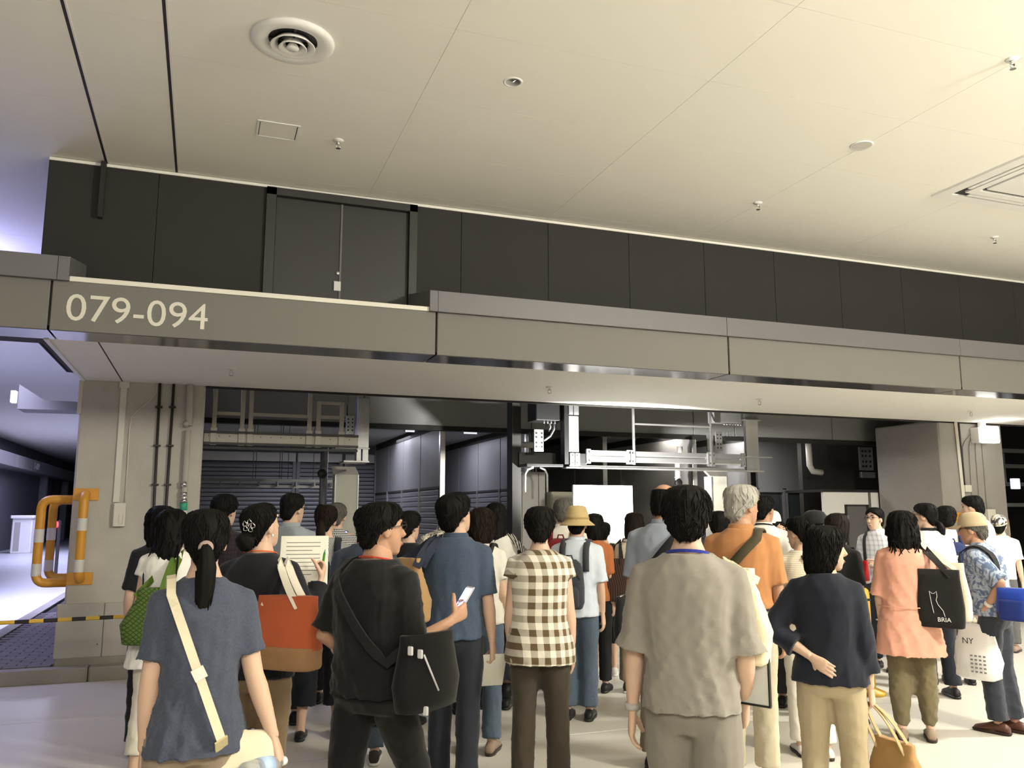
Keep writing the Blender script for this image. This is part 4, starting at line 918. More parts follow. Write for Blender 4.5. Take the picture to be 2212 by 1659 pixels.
def person(label, px, top, d, hd=0, fem=False, build=1.0, head=(0, 0), armL='down', armR='down', feet=(.10, 0, 0), lean=0.0, hunch=.02, roll=0,
           top_=None, bot=None, shoe=None, hair=('short', None), skin=None, hat=0.0, face=False, vox=None, seed=None, collar=None, glasses=False, group='visitors in the crowd', ties=None):
    P = Person(); r_ = ray(px, top); t_ = d / r_.dot(FH); W = CAM + r_ * t_; Hh = W.z - hat
    s = Hh / 1.70; P.s = s; P.d = d; seed = seed or int(px * 7 + top); skin = skin or SKIN
    vox = vox or (.0105 if d < 4.6 else (.0135 if d < 6.7 else .017))
    vd = Vector((r_.x, r_.y, 0)).normalized(); hv = Matrix.Rotation(math.radians(-hd), 3, 'Z') @ vd
    rz = math.atan2(hv.y, hv.x) - PI / 2
    # top of head stays where it was seen: shift the base back by the lean
    hx = Matrix.Rotation(rz, 3, 'Z') @ Vector((0, (.02 + lean * .62 + hunch * .9) * s, 0))
    P.root = thing('person', label, 'person', (W.x - hx.x, W.y - hx.y, 0), rz, group)
    P.M = Matrix.Translation(P.root.location) @ Matrix.Rotation(rz, 4, 'Z')
    bw = build; fw = .90 if fem else 1.0
    def LY(z): k = max(0, (z - .95) / .7); return lean * k * .9 + hunch * k * k      # forward lean of the upper body
    P.LY = LY
    sw = (.132 if fem else .156) * (bw * .4 + .6)
    # ------------- skeleton
    S_, E_, Wr, HD = {}, {}, {}, {}
    for sd, a in ((-1, armL), (1, armR)):
        ue, fe, pn, hk = ARM[a] if isinstance(a, str) else a
        u = Vector((ue[0] * sd, ue[1], ue[2])).normalized(); f = Vector((fe[0] * sd, fe[1], fe[2])).normalized()
        S_[sd] = Vector((sd * sw, LY(1.37) - .012, 1.368)) * s; E_[sd] = S_[sd] + u * .285 * s; Wr[sd] = E_[sd] + f * .245 * s
        HD[sd] = (f, Vector((pn[0] * sd, pn[1], pn[2])), hk)
    P.S, P.E, P.W = S_, E_, Wr
    fs, fl_, fr_ = feet; HIP, KN, AN = {}, {}, {}
    for sd, fo in ((-1, fl_), (1, fr_)):
        HIP[sd] = Vector((sd * .088, -.005, .90)) * s; AN[sd] = Vector((sd * fs, fo - .03, .085)) * s
        mid = (HIP[sd] + AN[sd]) / 2; KN[sd] = Vector((mid.x, mid.y + (.025 + abs(fo) * .15) * s, .49 * s))
    # ------------- body
    m = MB()
    TB = [(.84, .150, .100, 0), (.93, .165, .110, -.008), (1.02, .140, .095, 0), (1.12, .142, .098, 0), (1.25, .158, .108, 0), (1.35, .160, .10, -.01), (1.41, .13, .075, -.012), (1.45, .075, .06, -.008), (1.50, .054, .056, .0)]
    m.rings([ell(z * s, a * .84 * s * fw * (bw if z < 1.4 else 1) * (1 if z < 1.43 else 1.18), b * .88 * s * bw * (1 if z < 1.43 else 1.12), (yc + LY(z)) * s) for z, a, b, yc in TB])
    pv = Vector((0, LY(1.47) + .005, 1.475)) * s; hm = M3(head[0], -head[1], roll); HC = pv + hm @ (Vector((0, .018, .107)) * s)
    m.tube([Vector((0, LY(1.43) - .01, 1.42)) * s, pv, HC + hm @ Vector((0, -.02, -.06)) * s], [.062 * s * fw, .053 * s * fw, .052 * s * fw], 14)
    P.HC, P.hm = HC, hm
    for sd in (-1, 1):
        limb(m, [S_[sd], E_[sd], Wr[sd]], [(0, .050 * s * bw), (.25, .047 * s * bw), (.6, .041 * s * bw), (1, .036 * s), (1.2, .039 * s * bw), (1.5, .034 * s), (1.85, .025 * s), (2.0, .0235 * s)])
        limb(m, [HIP[sd], KN[sd], AN[sd]], [(0, .082 * s), (.4, .072 * s), (.85, .052 * s), (1, .050 * s), (1.35, .051 * s), (1.7, .040 * s), (2.0, .034 * s)])
        m.tube([AN[sd] + Vector((0, -.03, -.03)) * s, AN[sd] + Vector((0, .06, -.045)) * s, AN[sd] + Vector((0, .14, -.062)) * s], [.036 * s, .036 * s, .02 * s], 10)
    bo_ = obj('body', m, skin, P.root); 
    hv_, hf_ = HEADS[fem]; HM = np.array(hm); extra = [((hv_ * s) @ HM.T + np.array(HC), hf_)]
    for sd in (-1, 1):
        f, pn, hk = HD[sd]; z_ = -f; x_ = -(pn - z_ * pn.dot(z_)).normalized() * 1.0; y_ = z_.cross(x_)
        tv, tf = HANDS[hk]; tv = tv * s * (.90 if fem else .98); tv = tv.copy()
        # template is a right hand: palm normal -x, thumb +y
        if sd == 1: Bm = np.array([list(x_), list(y_), list(z_)])
        else: Bm = np.array([list(x_), list(-y_), list(z_)]); tf = tf[:, ::-1]
        extra.append((tv @ Bm + np.array(Wr[sd]), tf)); 
        P.__dict__['HL' if sd < 0 else 'HR'] = Wr[sd] + f * .085 * s - x_ * .012 * s
    JOBS.append((bo_, vox, 2, ('body', extra, skin)))
    # ------------- top
    tp = dict(mat=None, hem=.88, sl=.75, loose=1.0, flare=0, amp=.55, collar=None); tp.update(top_ or {}); P.tp = tp
    L_ = tp['loose']; h = tp['hem']; fwid = .015 * L_
    WS = .90
    TS = [(h, .176 + tp['flare'], .120 + tp['flare'] * .8, -.004), ((h + 1.0) / 2, .170 + tp['flare'] * .6, .118 + tp['flare'] * .5, -.002), (1.06, .158 + tp['flare'] * .3, .112, 0), (1.2, .168, .116, -.002), (1.31, .178, .116, -.006), (1.375, .170, .100, -.010), (1.415, .128, .082, -.012), (1.44, .092, .072, -.010), (1.458, .068, .064, -.006)]
    P.prof = [(z * s, (a * WS * ((.92 if z > 1.0 else 1.08) if fem else fw) * (bw if z < 1.37 else 1) + fwid) * s, (b * bw + fwid) * s, (yc + LY(z)) * s) for z, a, b, yc in TS]
    m = MB().rings([ell(z, a, b, yc, 0, 24, 2.35) for z, a, b, yc in P.prof]); sl = tp['sl']
    for sd in (-1, 1):
        if sl > 0:
            lw = s * (.004 + .0075 * L_); pr = []
            for t in [0, .2, .4, .6, .8, 1.0, 1.2, 1.4, 1.6, 1.8, 2.0]:
                if t < sl - .05: pr.append((t, (.057 - .010 * min(t, 1.6)) * s * (bw * .6 + .4) + lw))
            pr.append((sl, (.056 - .010 * min(sl, 1.6)) * s * (bw * .6 + .4) + lw * 1.25 + (tp.get('cuff', .004)) * s))
            pts = [S_[sd] + Vector((-sd * .03 * s, 0, -.0)), E_[sd], Wr[sd]]; pts[0] = S_[sd]
            m.tube([S_[sd] + Vector((-sd * .075, 0, .022)) * s, S_[sd] + Vector((-sd * .035, 0, .014)) * s, S_[sd] + Vector((sd * .004, 0, .0)) * s] + [along(pts, q[0]) for q in pr if q[0] > .12],
                   [.030 * s, .047 * s * (bw * .5 + .5) + lw * .5, .053 * s * (bw * .5 + .5) + lw * .8] + [q[1] for q in pr if q[0] > .12], 16)
        else: m.ellipsoid(S_[sd] + Vector((-sd * .02, 0, .0)), (.05 * s, .062 * s, .05 * s))
    to = obj(tp.get('name', 'shirt'), m, tp['mat'], P.root); JOBS.append((to, vox * 1.05, 2, ('cloth', tp['amp'], seed, .55, h * s, 1.45 * s)))
    P.top = to
    if tp['collar']:
        cr_ = []
        for z, a, b, dy in ((1.425, .090, .079, -.012), (1.430, .088, .079, -.012), (1.478, .072, .067, -.010), (1.482, .068, .063, -.010), (1.450, .066, .062, -.008)):
            cr_.append(ell((z) * s, a * s * fw, b * s, (LY(1.46) + dy) * s, 0, 24, 2))
        mm_ = MB(); mm_.rings(cr_, cap=False); c_ = obj('collar', mm_, tp['collar'] if tp['collar'] is not True else tp['mat'], to, True)
    # ------------- bottom
    bt = dict(mat=None, kind='pants', hem=.10, loose=1.0, amp=.5); bt.update(bot or {}); P.bt = bt
    m = MB(); lo = bt['loose']; k = bt['kind']
    if k == 'skirt':
        hz_ = bt['hem']; m.rings([ell(z * s, a * s, b * s, 0, 0, 24, 2.1) for z, a, b in ((hz_, .17 + .10 * lo, .13 + .09 * lo), (.6, .17 + .05 * lo, .13 + .045 * lo), (.86, .172, .126), (.93, .166, .118), (1.03, .14, .10))])
    else:
        uh = lambda z: .87 if z > tp['hem'] + .03 else 1.0
        m.rings([ell(z * s, a * s * fw * bw * uh(z), b * s * bw * uh(z), yc * s) for z, a, b, yc in ((.80, .135, .095, -.005), (.86, .168 / fw, .118, -.010), (.93, .172 / fw, .122, -.012), (1.0, .152, .108, -.004), (1.05, .146, .104, 0))])
        for sd in (-1, 1):
            A_ = AN[sd].copy(); tmax = 2 - max(0, (bt['hem'] * s - A_.z)) / max(.01, (KN[sd].z - A_.z)) if bt['hem'] * s < KN[sd].z else 1 - (bt['hem'] * s - KN[sd].z) / (HIP[sd].z - KN[sd].z)
            pr = [(0, .094 * s), (.4, (.080 + .012 * lo) * s), (.85, (.056 + .016 * lo) * s), (1.0, (.052 + .018 * lo) * s), (1.4, (.046 + .022 * lo) * s), (1.8, (.040 + .026 * lo) * s), (2.0, (.038 + .028 * lo) * s)]
            if k == 'taper': pr[-2:] = [(1.85, .062 * s), (1.97, .046 * s)]
            pr = [q for q in pr if q[0] < tmax - .03] + [(tmax, (.054 + .02 * lo if tmax < 1.2 else .038 + .028 * lo) * s if k != 'taper' else .045 * s)]
            limb(m, [HIP[sd], KN[sd], A_], pr)
    bo2 = obj(bt.get('name', 'skirt' if k == 'skirt' else 'trousers'), m, bt['mat'], P.root); JOBS.append((bo2, vox * 1.05, 2, ('cloth', bt['amp'], seed + 3, .35, .1 * s, 1.3 * s)))
    # ------------- shoes
    sh = shoe or dict(mat=M_BLACK, sole=M_BLACK)
    for sd in (-1, 1):
        a = AN[sd]; lv = sh.get('lift', 0)
        m = MB(); R = []
        for y, w_, hgt in ((-.085, .012, .03), (-.078, .030, .055), (-.05, .037, .075), (0, .038, .088), (.04, .039, .080), (.09, .044, .060), (.14, .043, .045), (.175, .032, .034), (.188, .012, .02)):
            hgt *= sh.get('h', 1); ring = []
            for k_ in range(12):
                t = 2 * PI * k_ / 12; ring.append((a.x + math.cos(t) * w_ * s, a.y + y * s, max(.012 + hgt / 2 + math.sin(t) * hgt / 2, .012) * s))
            R.append(ring)
        so = obj('shoe', m.rings(R), sh['mat'], P.root, True)
        m = MB(); R = []
        for z, g in ((.001, 1.0), (.014, 1.06), (.022, 1.04)):
            R.append([(a.x + x_ * g * s, a.y + (.05 + (y_ - .05) * g) * s, z * s) for x_, y_ in ((0, -.088), (.024, -.08), (.037, -.04), (.036, .02), (.044, .10), (.036, .165), (.016, .19), (-.016, .19), (-.036, .165), (-.044, .10), (-.036, .02), (-.037, -.04), (-.024, -.08))])
        obj('sole', m.rings(R), sh.get('sole', M_BLACK), so, True)
        if sh.get('sock'): obj('sock', MB().tube([a + Vector((0, 0, -.02)) * s, a + Vector((0, .0, sh['sockh'])) * s], [.046 * s, .052 * s], 14), sh['sock'], P.root, True)
    # ------------- hair
    H4 = Matrix.Translation(HC) @ hm.to_4x4() @ Matrix.Scale(s, 4); P.H4 = H4; P.fem = fem
    st, hmt = hair[0], hair[1] or H_BLACK; P.hairmat = hmt
    hs_ = hair_mb(st if st in HSTY else 'up', seed, 1.0 if len(hair) < 3 else hair[2], tuft=(420 if d < 4.6 else (220 if d < 6.7 else 110)) if st not in ('bald',) else 90); hs_.xf(Matrix.Scale(.94 if fem and st in ('up',) else 1, 4))
    if st == 'pony': 
        t_ = ties or [(0, -.105, .0), (0, -.135, -.02), (0, -.14, -.08), (0, -.125, -.16), (0, -.115, -.23), (0, -.112, -.28)]
        hs_.add(*(lambda q: (q.v, q.f))(tail_mb(t_, [.014, .026, .034, .034, .028, .006][:len(t_)], seed)))
    if st == 'bun': hs_.add(*(lambda q: (q.v, q.f))(tail_mb([(0, -.09, .03), (0, -.115, .03), (0, -.145, .03), (0, -.16, .03)], [.03, .042, .036, .008], seed, lobes=6, amp=.06)))
    P.hair = obj('hair', hs_.xf(H4), hmt, P.root, True)
    if face or glasses:
        for sd in (-1, 1):
            if face:
                obj('eye', MB().ellipsoid((sd * .031, .078, .018), (.012, .006, .0055), 10, 6).xf(H4), M_EYE, P.root, True)
                obj('eyebrow', MB().tube([(sd * .017, .087, .040), (sd * .032, .087, .045), (sd * .048, .074, .040)], [.003, .004, .002], 6).xf(H4), hmt, P.root, True)
        if face: obj('lips', MB().ellipsoid((0, .092, -.067), (.021, .006, .008), 10, 6).xf(H4), M_LIP, P.root, True)
    if glasses:
        g = MB()
        for sd in (-1, 1):
            c_ = [(sd * .032 + .025 * math.cos(2*PI*k/14), .096 + .0 * k, .016 + .018 * math.sin(2*PI*k/14)) for k in range(15)]; g.tube(c_, .0022, 5, cap=False)
            g.tube([(sd * .057, .095, .02), (sd * .079, .06, .018), (sd * .081, -.005, .012), (sd * .079, -.02, -.004)], .0022, 5)
        g.tube([(-.008, .098, .02), (0, .1, .022), (.008, .098, .02)], .0022, 5)
        obj('glasses', g.xf(H4), M_GLSF, P.root, True)
    return P
def flush():
    global JOBS
    for o, vox, it, post in JOBS: remesh_obj(o, vox, it)
    dg = bpy.context.evaluated_depsgraph_get(); dg.update()
    for o, vox, it, post in JOBS:
        me = bpy.data.meshes.new_from_object(o.evaluated_get(dg)); v, n = grid_np(me); f = faces_np(me); mt = o.data.materials[0]
        if post[0] == 'body': new = np_mesh(o.name, [(v, f)] + post[1], mt)
        else: new = np_mesh(o.name, [(folds(v, n, post[1] * .026, post[2], post[3], post[4], post[5]), f)], mt)
        o.modifiers.clear(); old = o.data; o.data = new; bpy.data.meshes.remove(old); bpy.data.meshes.remove(me)
    JOBS = []
# ------------------------------------------------------------------ carried things
def held(P, name, label, cat, base, group=None):
    w_ = P.M @ Vector(base); t = thing(name, label, cat, w_, P.root.rotation_euler.z, group); t['_'] = 0; del t['_']; t_off = Vector(base)
    return t, t_off
def part(t, off, name, mb, mt, smooth=True, parent=None):
    mb.v = [tuple(Vector(p) - off) for p in mb.v]; return obj(name, mb, mt, parent or t, smooth)
def back(P, x, z, off=.018):
    a, b, yc = prof_at(P.prof, z); q = max(0, 1 - (abs(x) / a) ** 2.35); return Vector((x, yc - b * q ** (1 / 2.35) - off, z))
def front(P, x, z, off=.018):
    a, b, yc = prof_at(P.prof, z); q = max(0, 1 - (abs(x) / a) ** 2.35); return Vector((x, yc + b * q ** (1 / 2.35) + off, z))
def over(P, x, zb, zf, xb=None, xf=None, off=.018, n=9):
    """strap line: up the back from (xb, zb), over the shoulder at x, down the front to (xf, zf)"""
    xb = x if xb is None else xb; xf = x if xf is None else xf; s = P.s; zt = 1.40 * s; pts = []
    for k in range(n): q = k / (n - 1); pts.append(back(P, xb + (x - xb) * q, zb + (zt - zb) * q, off))
    a, b, yc = prof_at(P.prof, 1.40 * s)
    pts.append(Vector((x, yc - .045 * s, 1.437 * s + off * .6))); pts.append(Vector((x, yc, 1.447 * s + off * .6))); pts.append(Vector((x, yc + .045 * s, 1.437 * s + off * .6)))
    for k in range(n): q = k / (n - 1); pts.append(front(P, x + (xf - x) * q, zt + (zf - zt) * q, off))
    nm = []
    for p in pts: a, b, yc = prof_at(P.prof, min(p.z, 1.4 * s)); nm.append(Vector((p.x * .6, (p.y - yc) * 2, max(0, (p.z - 1.38 * s) * 6))).normalized())
    return pts, nm
def bagloft(c, w, dp, h, top=(1, .5), sag=.0, n=24, p=4, lean=0):
    """bag body: c = centre of the bottom, w along y, dp along x, h height, open top narrower"""
    R = []
    for z, fw_, fd in ((.0, .86, .80), (.015, .96, .96), (.12, 1.0, 1.0), (.35, 1.0 + sag, 1.02), (.6, (1 + top[0]) / 2 + sag * .6, (1 + top[1]) / 2), (.85, top[0], top[1] * 1.1), (1.0, top[0], top[1])):
        R.append([(c[0] + q[0] + lean * z * h, c[1] + q[1], c[2] + z * h) for q in ell(0, dp / 2 * fd, w / 2 * fw_, 0, 0, n, p)])
    return MB().rings(R)
def tote(P, label, c, w, dp, h, mt, hmt=None, shoulder=None, hand=None, cat='tote bag', base_mt=None, base_h=.3, top=(1.02, .45), hw=.028, name='tote_bag', rot=0, sag=.02, soft=0):
    t, off = held(P, name, label, cat, c)
    def rt(mb):
        if rot: mb.xf(Matrix.Translation(Vector(c)) @ Matrix.Rotation(math.radians(rot), 4, 'Z') @ Matrix.Translation(-Vector(c)))
        return mb
    b = part(t, off, 'bag_body', rt(bagloft(c, w, dp, h, top, sag)), mt)
    if soft: JOBS.append((b, .012, 1, ('cloth', soft, int(abs(c[0]) * 900) + 5, .6, -.2, .5)))
    if base_mt: part(t, off, 'base_panel', rt(bagloft((c[0], c[1], c[2] - .002), w * 1.012, dp * 1.02, h * base_h, (1.0, 1.0))), base_mt, True, b)
    zt = c[2] + h
    for sx in (-1, 1):
        A = [Vector((c[0] + sx * dp * top[1] * .48, c[1] + k * w * .26, zt - .05)) for k in (-1, 1)]
        if rot: Rm = Matrix.Rotation(math.radians(rot), 3, 'Z'); A = [Vector(c) + Rm @ (q - Vector(c)) for q in A]
        if shoulder is not None:
            apex = Vector(shoulder) + Vector((sx * .018, 0, 0)); pts = []
            for k in range(13):
                q = k / 12
                if q < .5: pts.append(A[0].lerp(apex, (q * 2)) + Vector((0, -.035 * math.sin(PI * q * 2), .0)))
                else: pts.append(apex.lerp(A[1], (q - .5) * 2) + Vector((0, .035 * math.sin(PI * (q - .5) * 2), .0)))
        else:
            apex = Vector(hand) if hand is not None else Vector((c[0], c[1], zt + .12)); apex = apex + Vector((sx * .008, 0, .004)); pts = []
            for k in range(13):
                q = k / 12 * PI; mid = (A[0] + A[1]) / 2; e = (A[1] - A[0]) / 2
                pts.append(mid - e * math.cos(q) + (apex - mid) * math.sin(q) ** .7)
        part(t, off, 'handle', MB().ribbon(pts, hw, .005, Vector((.45, -1, .05)) if shoulder is not None else Vector((1, -.4, .05))), hmt or mt, False)
    return t
def backpack(P, label, mt, smt=None, z0=.98, z1=1.40, w=.28, dp=.15, logo=None, x0=0):
    s = P.s; z0 *= s; z1 *= s; w *= s; yb = back(P, 0, (z0 + z1) / 2).y; c = Vector((x0, yb, z0)); t, off = held(P, 'backpack', label, 'backpack', c); R = []
    for q, fw_, fd in ((0, .70, .35), (.03, .86, .75), (.15, 1, 1.0), (.45, 1.0, .95), (.75, .92, .78), (.92, .74, .55), (1.0, .45, .30)):
        z = z0 + (z1 - z0) * q; yy = back(P, 0, z).y; R.append([(x0 + p_[0], yy - dp * fd / 2 + p_[1], z) for p_ in ell(0, w / 2 * fw_, dp / 2 * fd, 0, 0, 28, 3.2)])
    b = part(t, off, 'pack_body', MB().rings(R), mt)
    zp = z0 + (z1 - z0) * .05; yy = yb - dp
    R = []
    for q, f_ in ((0, .7), (.08, .95), (.8, .95), (1, .7)):
        z = zp + (z1 - z0) * .42 * q; R.append([(x0 + p_[0], back(P, 0, z).y - dp * .93 - .01 * f_ + p_[1], z) for p_ in ell(0, w * .40 * f_, .028 * f_, 0, 0, 20, 3)])
    part(t, off, 'front_pocket', MB().rings(R), mt, True, b)
    part(t, off, 'zip', MB().tube([(x0 - w * .38, yb - dp * .80, z0 + (z1 - z0) * .60), (x0 - w * .30, yb - dp * .86, z0 + (z1 - z0) * .74), (x0, yb - dp * .80, z0 + (z1 - z0) * .84), (x0 + w * .30, yb - dp * .86, z0 + (z1 - z0) * .74), (x0 + w * .38, yb - dp * .80, z0 + (z1 - z0) * .60)], .004, 5), M_BLACK, True, b)
    part(t, off, 'grab_loop', MB().tube([(x0 - .03, yb - .03, z1 - .01), (x0 - .02, yb - .035, z1 + .03), (x0 + .02, yb - .035, z1 + .03), (x0 + .03, yb - .03, z1 - .01)], .007, 6), smt or mt, True)
    for sd in (-1, 1):
        pts, nm = over(P, sd * .10 * s, z1 - .10 * s, 1.05 * s, xf=sd * .12 * s, off=.014); part(t, off, 'strap', MB().ribbon(pts, .050, .012, nm), smt or mt)
    if logo:
        z = z0 + (z1 - z0) * .70; part(t, off, 'logo_patch', MB().cbox(x0 - .028, x0 + .028, back(P, 0, z).y - dp * .86 - .012, back(P, 0, z).y - dp * .80, z - .016, z + .016, .003), logo, False, b)
    return t
def strap_bag(P, label, mt, c, w, dp, h, sx, smt=None, sw_=.035, name='shoulder_bag', top=(.9, .6), cat='shoulder bag', sag=.05):
    """bag hanging at the hip, strap from it across the back over the shoulder at sx and down the front"""
    t, off = held(P, name, label, cat, c); b = part(t, off, 'bag_body', bagloft(c, w, dp, h, top, sag, p=3), mt); zt = c[2] + h
    pts, nm = over(P, sx, zt, zt, xb=c[0] * .86 if sx * c[0] < 0 else c[0] * .9, xf=c[0] * .86 if sx * c[0] < 0 else c[0] * .9, off=.016)
    pts = [Vector((c[0], c[1] - w * .35, zt - .04))] + pts + [Vector((c[0], c[1] + w * .35, zt - .04))]; nm = [nm[0]] + nm + [nm[-1]]
    part(t, off, 'strap', MB().ribbon(pts, sw_, .006, nm), smt or mt)
    part(t, off, 'zip', MB().tube([(c[0] - .0, c[1] - w * .40, zt + .004), (c[0], c[1] + w * .40, zt + .004)], .005, 6), M_GALV, True, b)
    return t
def cap(P, name, mt, kind='cap', band=None, back_=False):
    H4 = P.H4
    if kind == 'bucket':
        pr = [(.001, .165), (.05, .162), (.078, .150), (.093, .10), (.102, .045), (.104, .035), (.125, .018), (.150, -.002), (.152, -.006), (.148, -.008), (.10, .028), (.095, .04)]
        R = [[(r * 1.0 * math.cos(2*PI*k/32), -.008 + r * 1.10 * math.sin(2*PI*k/32), h) for k in range(32)] for r, h in pr]
        c = obj(name, MB().rings(R, cap=False).xf(H4), mt, P.root, True)
        if band: obj('hat_band', MB().rings([[(r * math.cos(2*PI*k/32), -.008 + r * 1.1 * math.sin(2*PI*k/32), h) for k in range(32)] for r, h in ((.1035, .045), (.1025, .062))], cap=False).xf(H4), band, c, True)
        return c
    pr = [(.001, .150), (.04, .147), (.072, .132), (.092, .10), (.100, .055), (.101, .035), (.097, .030)]
    R = [[(r * .96 * math.cos(2*PI*k/28), -.010 + r * 1.14 * math.sin(2*PI*k/28), h) for k in range(28)] for r, h in pr]
    c = obj(name, MB().rings(R, cap=False).xf(H4), mt, P.root, True); sg = -1 if back_ else 1
    V = [];
    A = []; B = []
    for k in range(11):
        t = math.radians(-62 + 124 * k / 10); A.append((.090 * math.sin(t), -.010 + sg * .108 * math.cos(t), .046)); B.append((.082 * math.sin(t), -.010 + sg * (.108 * math.cos(t) + .085 * math.cos(t) ** .6), .030 - .02 * abs(math.sin(t))))
    m = MB(); n = 11; T = [(x, y, z + .004) for x, y, z in A] + [(x, y, z + .004) for x, y, z in B] + [(x, y, z - .002) for x, y, z in A] + [(x, y, z - .002) for x, y, z in B]
    F = []
    for k in range(10): F += [(k, k+1, n+k+1, n+k), (2*n+k, 3*n+k, 3*n+k+1, 2*n+k+1), (n+k, n+k+1, 3*n+k+1, 3*n+k)]
    m.add(T, F); obj('visor', m.xf(H4), mt, c, True); obj('cap_button', MB().ellipsoid((0, -.010, .150), (.008, .008, .005), 8, 6).xf(H4), mt, c, True)
    return c
def lanyard(P, mt, w=.012):
    s = P.s; pts = []
    for k in range(25):
        t = 2 * PI * k / 24; pts.append(Vector((math.sin(t) * .082 * s, P.LY(1.46) * s - .01 * s + math.cos(t) * -.074 * s, (1.468 - .03 * (1 - math.cos(t)) / 2) * s)))
    return obj('lanyard', MB().ribbon(pts, w, .003, [Vector((p.x, p.y, .02)).normalized() for p in pts]), mt, P.root)
def slab_item(P, name, label, cat, c, size, mt, M=None, screen=None):
    """thin rectangular thing in the hand; size (x, y, z); screen material adds a glowing screen facing the holder"""
    t, off = held(P, name, label, cat, c); mb = MB().cbox(-size[0]/2, size[0]/2, -size[1]/2, size[1]/2, -size[2]/2, size[2]/2, .004)
    Mx = (M or Matrix.Identity(3)).to_4x4(); b = obj('casing' if screen else 'sheet', mb.xf(Mx), mt, t)
    if screen: obj('screen', MB().box(-size[0]/2 * .9, size[0]/2 * .9, -size[1]/2 - .0012, -size[1]/2 + .001, -size[2]/2 * .86, size[2]/2 * .86).xf(Mx), screen, t)
    return t
# ================================================================== THE CROWD
B_ = dict
navyp = cloth('c_navy_trousers', C(38, 40, 50)); blackp = cloth('c_black_trousers', C(24, 24, 26)); khaki = cloth('c_khaki', C(160, 138, 104)); darkp = cloth('c_dark_trousers', C(44, 43, 46))
jeans = cloth('c_jeans', C(82, 96, 112), 'heather'); beige = cloth('c_beige_trousers', C(186, 170, 138)); white_c = cloth('c_white', C(232, 228, 218)); creamc = cloth('c_cream', C(222, 212, 188))
S_BLK = B_(mat=cloth('shoe_black', C(22, 21, 21), rough=.5), sole=M_BLACK); S_WHT = B_(mat=cloth('shoe_white', C(215, 212, 205)), sole=M_WHITE); S_BRN = B_(mat=cloth('shoe_brown', C(84, 52, 40), rough=.45), sole=cloth('sole_brown', C(52, 32, 26))); S_TAN = B_(mat=cloth('shoe_tan', C(150, 130, 112)), sole=cloth('sole_dark', C(60, 50, 42))); S_PINK = B_(mat=cloth('shoe_pink', C(205, 150, 125)), sole=cloth('sole_pink', C(180, 130, 108)), h=.8); S_SNK = B_(mat=cloth('shoe_sneaker', C(60, 56, 52)), sole=M_WHITE); S_FLAT = B_(mat=cloth('shoe_black'  , C(22, 21, 21)), sole=M_BLACK, h=.7)
strap_blk = cloth('strap_black', C(26, 26, 28)); leather_blk = mat('leather_black', (.012, .012, .013), .38); paper = mat('paper', (.80, .78, .68), .7, var=.03); scr = mat('screen_blue', (.35, .42, 1.0), emit=2.2, var=.3, scale=40); plastic_b = mat('black_plastic', (.012, .012, .013), .35)

# ---- left group
p = person('woman in black short sleeves half hidden at the far left beside the pillar', 350, 1098, 5.95, -8, True, head=(-10, 0), top_=B_(mat=cloth('c_black_top', C(26, 26, 28)), hem=.86, sl=.9, loose=1.6, flare=.01), bot=B_(mat=blackp, loose=1.4), shoe=S_BLK, hair=('wavy', H_BLACK), armL=((.2, -.1, -.97), (-.05, .5, -.85), (-1, 0, 0), 'relax'), feet=(.09, .0, .08))
obj('hair_claw', MB().tube([(-.05, -.10, .06), (-.02, -.135, .07), (.02, -.135, .07), (.05, -.10, .06)], .012, 8).tube([(-.02, -.13, .075), (-.03, -.13, .10)], .006, 6).tube([(.02, -.13, .075), (.03, -.13, .10)], .006, 6).xf(p.H4), M_BLACK, p.root, True)
p = person('woman in white gathered tunic and cropped white trousers with long black hair', 378, 1103, 5.4, 12, True, head=(18, 4), roll=-8, top_=B_(mat=cloth('c_white_tunic', C(236, 234, 228)), hem=.70, sl=.35, loose=1.8, flare=.055, amp=.9, name='tunic'), bot=B_(mat=cloth('c_white_trousers', C(222, 216, 200)), hem=.17, loose=1.25), shoe=S_FLAT, hair=('long', H_BLACK, 1.6), feet=(.13, -.05, .12), hunch=.03)
hb = MB(); strands(hb, [(-.09 + .015 * k, -.10, -.12) for k in range(13)], [(-.13 + .017 * k, -.15, -.42 - .03 * (k % 3)) for k in range(13)], 4, .006, .03); obj('loose_strands', hb.xf(p.H4), H_BLACK, p.hair, True)
green = cloth('c_green_weave', C(96, 120, 54), 'weave', C(52, 74, 28), .026, bump=.5, bscale=120)
tote(p, 'green woven shopping bag on the shoulder of the white tunic woman', Vector((-.06, -.19, .82)), .30, .15, .33, green, cloth('c_green', C(84, 112, 42)), shoulder=Vector((.07 * p.s, -.07, 1.43 * p.s)), top=(.45, .45), hw=.035, rot=75, sag=.10, name='woven_bag', cat='shopping bag')

